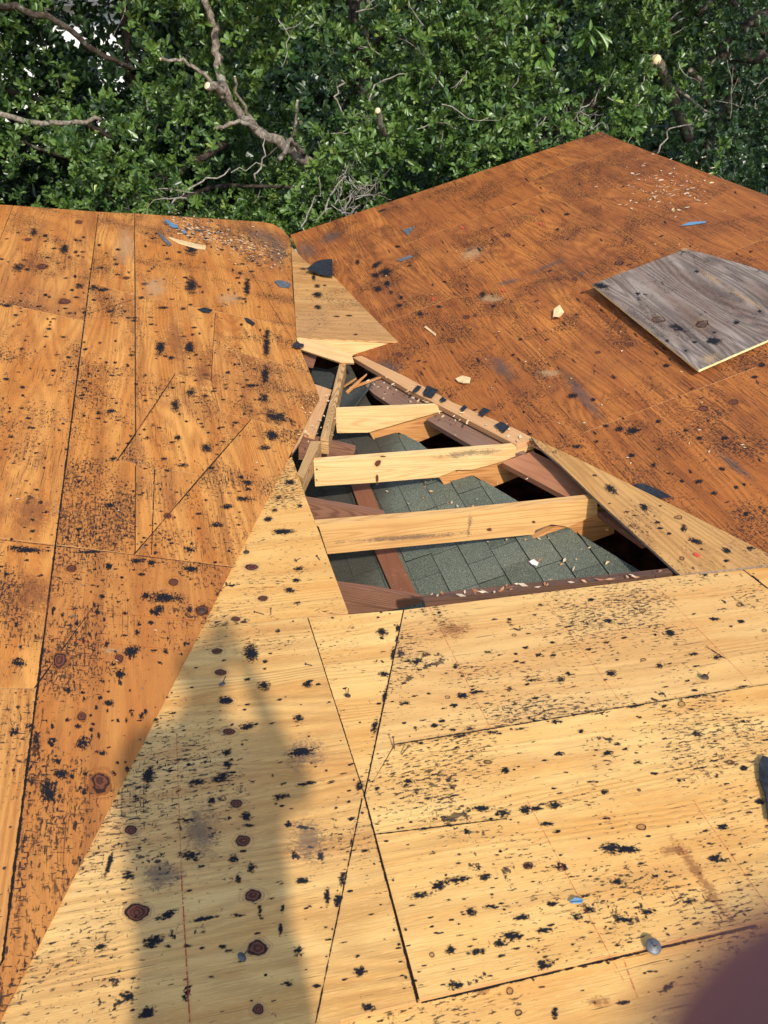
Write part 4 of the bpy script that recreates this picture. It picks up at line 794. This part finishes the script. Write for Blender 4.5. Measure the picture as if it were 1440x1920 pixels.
scrap('felt_scrap','grey folded scrap on the upper rust slope left of centre','felt scrap',Z([(270,550),(340,535),(300,580)],2.88,660,240),Rp,.006,feltg)
scrap('felt_scrap','crinkled grey strip at the left end of the yellow stick','felt scrap',Z([(235,240),(265,250),(345,330),(320,342),(260,280)],4.235,240,380),Lp,.008,feltg)
pink=plain('light_bark_chip',(.66,.46,.23),.8,.2,0,.15,50); lt=plain('pale_chip',(.58,.44,.29),.8,.2,0,.15,50); blue=plain('blue_plastic',(.12,.24,.36),.5,.4); redp=plain('red_plastic',(.6,.08,.04),.5,.4); pap=plain('white_paper',(.8,.74,.68),.8,.2)
scrap('wood_chip','large yellow bark chip on the rust slope right of the farthest rafter','wood chip',Z([(455,65),(515,30),(590,50),(580,90),(520,102),(480,85)],4.8,760,700),Rp,.008,pink,curl=.02)
scrap('dry_leaf','large upright tan leaf on the rust slope left of the grey sheet','leaf',Z([(120,1235),(130,1190),(165,1175),(190,1195),(165,1230),(130,1245)],3.27,1000,220),Rp,.012,pink,curl=.03)
scrap('wood_chip','thin yellow stick chip on the rust slope near the four-sided piece','wood chip',Z([(390,1078),(400,1070),(455,1115),(450,1122)],2.88,660,240),Rp,.006,pink)
scrap('wood_chip','small white paper flake in the middle of the green shingles','paper',Z([(432,570),(460,550),(490,575),(480,592),(450,585)],3.27,860,880),Rp,SOFF+.012,pap)
scrap('plastic_strip','wide blue plastic strip in the litter at the top of the left slope','plastic strip',Z([(288,145),(310,135),(340,165),(395,180),(400,205),(350,200)],4.235,240,380),Lp,.008,blue,curl=.012)
scrap('plastic_strip','small blue plastic bit below the wide strip on the left slope','plastic strip',Z([(430,230),(450,215),(460,245),(440,245)],4.235,240,380),Lp,.008,blue)
scrap('plastic_strip','thin blue strip on the rust slope above the grey sheet','plastic strip',Z([(905,665),(960,645),(1060,636),(1055,645),(960,660)],3.27,1000,220),Rp,.008,blue)
scrap('plastic_strip','pale blue flake on the front pale slope','plastic strip',Z([(695,580),(715,570),(748,575),(740,588),(705,590)],2,720,1400),Cp,.002,blue)
scrap('plastic_fleck','red fleck on the triangular board','plastic fleck',Z([(935,1440),(955,1425),(985,1445),(965,1458)],3.6,1040,640),Tt,.002,redp)
for lab,(x,y) in zip(['red dot on the upper rust slope','orange-red ring on the rust slope near its top joint','red fleck on the rust slope above the yellow bark chip','red bit beside the yellow stick chip'],[(867,427),(1014,420),(943,545),(812,560)]):
    scrap('plastic_fleck',lab,'plastic fleck',[(x-3,y),(x,y-3),(x+3,y),(x,y+3)],Rp,.004,redp)
scrap('wood_stick','pale yellow broken stick lying at the top of the left slope','stick',Z([(325,275),(345,278),(460,310),(590,338),(620,345),(615,370),(540,355),(400,318)],4.235,240,380),Lp,.01,pink,t=.01)
def litter(n,fn,pln,label,cat,group,mats,name,s0=.008,s1=.022,off=.004,stuff=False):
    big=MB()
    base=[]
    for i in range(n):
        px,py=fn(); c=hit((px,py),pln,off) ; nrm=pln[0]; a=random.uniform(0,6.28); e=Vector((math.cos(a),math.sin(a),0)); e=(e-nrm*e.dot(nrm)).normalized(); f=nrm.cross(e); L_=random.uniform(s0,s1); W_=L_*random.uniform(.25,.5); mb=big if stuff else MB(); mm=random.choice(mats)
        h=[random.uniform(0,.006) for _ in range(4)]
        mb.face([c-e*L_+nrm*h[0],c-f*W_+nrm*h[1],c+e*L_+nrm*h[2]],mm); mb.face([c-e*L_+nrm*h[0],c+e*L_+nrm*h[2],c+f*W_+nrm*h[3]],mm)
        if stuff: continue
        o=mb.build(name,None,False,True); m=o.modifiers.new('thick','SOLIDIFY'); m.thickness=.0015; tag(o,label,cat,group)
    if stuff:
        o=big.build(name); m=o.modifiers.new('thick','SOLIDIFY'); m.thickness=.0015; tag(o,label,cat,None,'stuff')
def gl():
    t=random.random()**1.2; return (330+t*200+random.gauss(0,18),415+t*70+random.gauss(0,12))
litter(110,gl,Lp,'small dry leaf in the litter drift at the top of the left slope','leaf','dry litter at the top of the left slope',[lt,shg,shg,lbrown,pink,feltg],'dry_leaf',.012,.034,.006)
litter(75,lambda:(1255+random.gauss(0,52),352+random.gauss(0,24)),Rp,'small pale dry leaf on the rust slope near its top right edge','leaf','pale leaves near the top of the right slope',[lt,pink,lt],'dry_leaf',.008,.024)
litter(60,lambda:(random.uniform(700,1400),random.uniform(440,900)),Rp,'tiny wood shaving on the rust-brown slope','wood chip','wood shavings on the right slope',[lt,pink],'wood_shaving',.004,.011,stuff=True)
litter(45,lambda:(lambda t:(690+t*300+random.gauss(0,8),712+t*118+random.gauss(0,8)))(random.random()),Rp,'wood shaving along the tan edge board','wood chip','wood shavings along the edge board',[lt,pink],'wood_shaving',.006,.018,.012,stuff=True)
litter(60,lambda:(lambda t:(700+t*420+random.gauss(0,30),880+t*170+random.gauss(0,22)))(random.random()),Sp,'wood chip lying on the green shingles','wood chip','wood chips on the green shingles',[lt,pink,lorange],'wood_chip',.004,.014,.02,stuff=True)
litter(40,lambda:(random.uniform(560,640),random.uniform(740,830)),Lp,'pale shaving by the narrow stud at the left lip of the hole','wood chip','shavings at the left lip of the hole',[lt,pink],'wood_shaving',.004,.012,.01,stuff=True)
litter(30,lambda:(lambda t:(800+t*440,1118-t*45+random.gauss(0,3)))(random.random()),Cp,'torn paper and chip stuck on the near edge of the hole','paper scrap','torn bits on the near edge of the hole',[lpink,lt,lred],'paper_scrap',.008,.02,-.01,stuff=True)
litter(40,lambda:(random.uniform(20,500),random.uniform(520,1300)),Lp,'tiny pale chip on the left slope','wood chip','tiny chips on the left slope',[lt,feltg],'wood_shaving',.003,.008,.004,stuff=True)
litter(600,gl,Lp,'drift of fine dry litter at the top of the left slope','litter','x',[lt,shg,lbrown,felt,pink,feltg],'dry_litter',.006,.017,.004,stuff=True)
litter(130,lambda:(random.gauss(1250,45),random.gauss(350,20)),Rp,'fine dark litter by the top right edge of the right slope','litter','x',[shg,feltg,lt],'dry_litter',.004,.009,.003,stuff=True)
# cap nails
def capnail(px,py,pln,label,r=.014,tilt=(0,0),lying=False,mat=steel,off=.0):
    c=hit((px,py),pln,off+.004); n=pln[0]; ax=(n+Vector((tilt[0],tilt[1],0))).normalized(); rt=thing('cap_nail',label,'nail',c,'cap nails on the deck')
    mb=MB(); u=ax.orthogonal().normalized(); v=ax.cross(u); rings=[]
    for rr_,h in [(r,0),(r*.95,.0022),(r*.6,.0012),(r*.5,.003),(r*.2,.0034)]:
        rings.append([c+ax*(h+.002)+(u*math.cos(k*math.pi/10)+v*math.sin(k*math.pi/10))*rr_ for k in range(20)])
    for a,b_ in zip(rings,rings[1:]):
        for k in range(20): mb.face([a[k],a[(k+1)%20],b_[(k+1)%20],b_[k]],mat)
    mb.face(rings[-1],mat); mb.face(rings[0][::-1],mat); mb.build('nail_cap',rt,True,True)
    mb=MB(); d=ax if not lying else (u*.8+ax*.5).normalized(); mb.tube([c+ax*.003,c+ax*.003+d*.026],.0014,rustm,6); mb.build('nail_shank',rt,True)
capnail(1225,1775,Cp,'shiny steel cap nail tilted on the lowest pale panel',.0165,(-.15,-.45))
capnail(417,1284,Cp,'blue-grey cap nail lying flat on the big pale sheet by the shade',.010,(-.2,.2),True)
capnail(452,1796,Cp,'grey cap nail leaning beside a big dark knot at the bottom',.011,(.9,.1))
capnail(753,1227,Cp,'rusty cap nail standing at the slanted joint of the pale slope',.010,(0,0),mat=rustm)
capnail(652,1306,Cp,'rusty cap nail on the narrow pale wedge',.009,(.1,.1),mat=rustm)
capnail(1322,1270,Cp,'rusty cap nail with its shank up on the right of the pale slope',.011,(.1,-.3),mat=rustm)
capnail(462,1036,Cp,'large rusty cap nail on the left seam of the tapering offcut',.012,(0,0),mat=rustm)
capnail(554,1052,Cp,'small cap nail tipped over on the tapering offcut',.007,(.8,.2),True,mat=rustm)
capnail(379,1146,Lp,'round rusty cap nail on the left slope beside the pale seam',.014,(0,0),mat=rustm)
def nail(a,b_,pln,oa,ob,label):
    mb=MB(); A=hit(a,pln,oa); B=hit(b_,pln,ob); mb.tube([A,B],.0016,rustm,6); d=(B-A).normalized(); mb.tube([A-d*.001,A+d*.001],.004,rustm,10); tag(mb.build('nail'),label,'nail',None)
nail((737,1382),(740,1405),Cp,.03,0,'dark nail standing by the left end of the long joint')
nail((765,1400),(753,1415),Cp,.02,.002,'bent nail leaning at the left end of the long joint')
nail((508,1140),(508,1152),Cp,.02,0,'nail standing near the lower joint of the tapering offcut')
nail((477,1147),(495,1152),Cp,.004,.004,'nail lying near the lower joint of the tapering offcut')
nail((573,1245),(585,1248),Cp,.004,.004,'nail lying near the top of the big pale sheet')
nail((1245,1070),(1246,1082),Cp,.03,0,'nail standing at the near right corner of the hole')
nail((1163,1078),(1158,1095),Cp,.035,0,'thin nail standing on the near edge of the hole')
nail((594,1042),(600,1050),Cp,.006,.004,'small nail lying on the tapering offcut by the hole')
for i,(x,y) in enumerate([(1345,688),(1382,676),(1403,650),(1150,590),(1170,612)]):
    mb=MB(); A=hit((x,y-8),Gp,-.012); mb.tube([A,A-Gp[0]*.03+Vector((.004,0,0))],.0011,steel,5); o=mb.build('staple',gs,True)

# ================================================================== PHOTOGRAPHER (only a blurred fingertip shows)
def cc(r,d,f): return CAM+RT*r+DN*d+FW*f
skin=plain('skin',(.34,.115,.10),.55,.35); shirt=plain('dark_shirt',(.05,.06,.09),.9,.1); jean=plain('blue_jeans',(.05,.08,.15),.9,.1); hairm=plain('dark_hair',(.02,.015,.012),.6,.3); boot=plain('work_boot',(.10,.06,.035),.7,.2)
hd=Vector((math.sin(YAW),math.cos(YAW),0)); rg=Vector((math.cos(YAW),-math.sin(YAW),0)); U=Vector((0,0,1))
hc=CAM-hd*.20+U*.0-rg*.03; foot_y=hc-hd*.05
def gz(p): return hit((p.x,p.y,0),(Cp[0],Cp[1]-.02)).z
def W(r,f,z,b=None):
    p=hc+rg*r+hd*f; return Vector((p.x,p.y,z))
g0=gz(W(0,-.05,0)); H=lambda h: g0+h
def skinned(name,chains,mat,parent,root=0,lv=2):
    v=[];e=[];rad=[]
    def idx(p,r):
        for i,q in enumerate(v):
            if (q-p).length<1e-5: return i
        v.append(p);rad.append(r);return len(v)-1
    for ch in chains:
        pr=None
        for p,r in ch:
            i=idx(Vector(p),r)
            if pr is not None and pr!=i: e.append((pr,i))
            pr=i
    me=bpy.data.meshes.new(name); me.from_pydata([tuple(x) for x in v],e,[]); o=bpy.data.objects.new(name,me); COL.objects.link(o)
    m=o.modifiers.new('skin','SKIN'); m.use_smooth_shade=True; s_=o.modifiers.new('sub','SUBSURF'); s_.levels=lv; s_.render_levels=lv
    for i,r in enumerate(rad): me.skin_vertices[0].data[i].radius=(r,r) if not hasattr(r,'__len__') else r
    me.skin_vertices[0].data[root].use_root=True
    me.materials.append(mat)
    if parent: o.parent=parent; o.matrix_parent_inverse=Matrix.Translation(parent.location).inverted()
    return o
pr=thing('person','photographer holding a phone, only a blurred dark fingertip showing in the lower right corner','person',W(0,-.05,g0))
pel=W(0,-.07,H(.95)); ch=W(0,-.06,H(1.28)); nk=W(0,-.05,H(1.46)); hdp=Vector(hc)
shR=W(.19,-.06,H(1.40)); shL=W(-.19,-.06,H(1.40)); wr=cc(.075,.15,-.035); elR=W(.20,.08,H(1.16)); elL=W(-.20,.06,H(1.16)); wrL=W(-.06,.20,H(1.40))
palm=cc(.052,.10,-.008); palm2=cc(.038,.075,.006)
fing=[[(palm,.020),(palm2,.014),(cc(.034,.055,.014),.009),(cc(.027,.036,.021),.008),(cc(.0185,.0235,.0225),.0082),(cc(.0125,.0157,.0225),.0080),(cc(.0110,.0137,.0225),.0071)],
 [(palm,.020),(cc(.036,.078,.014),.010),(cc(.016,.078,.022),.0085),(cc(-.004,.079,.020),.008),(cc(-.018,.080,.015),.007)],
 [(palm,.020),(cc(.037,.097,.014),.010),(cc(.016,.098,.022),.008),(cc(-.004,.099,.019),.0075),(cc(-.016,.100,.014),.0065)],
 [(palm,.020),(cc(.038,.116,.012),.009),(cc(.020,.117,.018),.0075),(cc(.004,.117,.017),.0065),(cc(-.006,.118,.013),.006)],
 [(palm,.020),(cc(.040,.092,-.020),.012),(cc(.022,.078,-.022),.0095),(cc(.006,.068,-.017),.008)]]
skinned('body',[[(pel,.13),(ch,.13),(nk,.06),(hdp-U*.06,.065),(hdp+U*.02,.095),(hdp+U*.09,.075)],[(ch,.13),(shR,.06),(elR,.042),(wr,.026),(palm,.020)],[(ch,.13),(shL,.06),(elL,.042),(wrL,.026),(wrL+rg*.04+U*.06,.024),(wrL+rg*.05+U*.12,.010)]]+fing[:5]+
 [[(pel,.13),(W(.1,-.06,H(.85)),.09),(W(.085,-.03,H(.48)),.058),(W(.08,-.08,H(.1)),.038),(W(.085,.06,H(.045)),.03)],[(pel,.13),(W(-.1,-.06,H(.85)),.09),(W(-.085,-.03,H(.48)),.058),(W(-.08,-.08,H(.1)),.038),(W(-.085,.06,H(.045)),.03)]],skin,pr)
skinned('shirt',[[(W(0,-.07,H(.82)),.19),(W(0,-.065,H(1.1)),.18),(ch,.185),(W(0,-.05,H(1.43)),.08)],[(ch,.155),(shR,.08),(shR.lerp(elR,.7),.062)],[(ch,.155),(shL,.08),(shL.lerp(elL,.7),.062)]],shirt,pr)
skinned('trousers',[[(W(0,-.07,H(1.06)),.15),(W(0,-.07,H(.94)),.16),(W(.1,-.06,H(.84)),.105),(W(.085,-.03,H(.48)),.075),(W(.08,-.08,H(.1)),.062)],[(W(0,-.07,H(.94)),.16),(W(-.1,-.06,H(.84)),.105),(W(-.085,-.03,H(.48)),.075),(W(-.08,-.08,H(.1)),.062)]],jean,pr)
for q in (.08,-.08): skinned('boot',[[(W(q,-.10,H(.13)),.055),(W(q,-.09,H(.055)),.055),(W(q*1.04,.02,H(.045)),.048),(W(q*1.08,.12,H(.038)),.036)]],boot,pr)
skinned('hair',[[(hdp+U*.10-hd*.02,.09),(hdp+U*.05-hd*.045,.105),(hdp-hd*.06-U*.03,.07)]],hairm,pr)
for q in (.032,-.032):
    me=bpy.data.meshes.new('eye'); bm=bmesh.new(); bmesh.ops.create_uvsphere(bm,u_segments=12,v_segments=8,radius=.012,matrix=Matrix.Translation(hdp+hd*.078+rg*q+U*.02)); bm.to_mesh(me); bm.free(); me.materials.append(pap); o=bpy.data.objects.new('eye',me); COL.objects.link(o); o.parent=pr; o.matrix_parent_inverse=Matrix.Translation(pr.location).inverted()
# the phone in the hand: its back faces the scene, the lens sits at the camera
ph=thing('phone','black phone held up by the photographer','phone',cc(-.022,.055,-.008)); blk=plain('black_glass',(.01,.01,.012),.15,.6)
mb=MB(); c8=[cc(r_,d_,0) for r_,d_ in [(-.060,-.012),(-.057,-.016),(.012,-.016),(.016,-.012),(.016,.130),(.012,.134),(-.057,.134),(-.060,.130)]]
mb.slab([p-FW*.004 for p in c8],FW,.008,blk,RT); mb.build('phone_body',ph)
mb=MB(); ring=[cc(math.cos(k*math.pi/12)*.008,math.sin(k*math.pi/12)*.008,-.0015) for k in range(24)]; mb.slab(ring,FW,.0024,steel,RT); mb.build('lens_ring',ph)
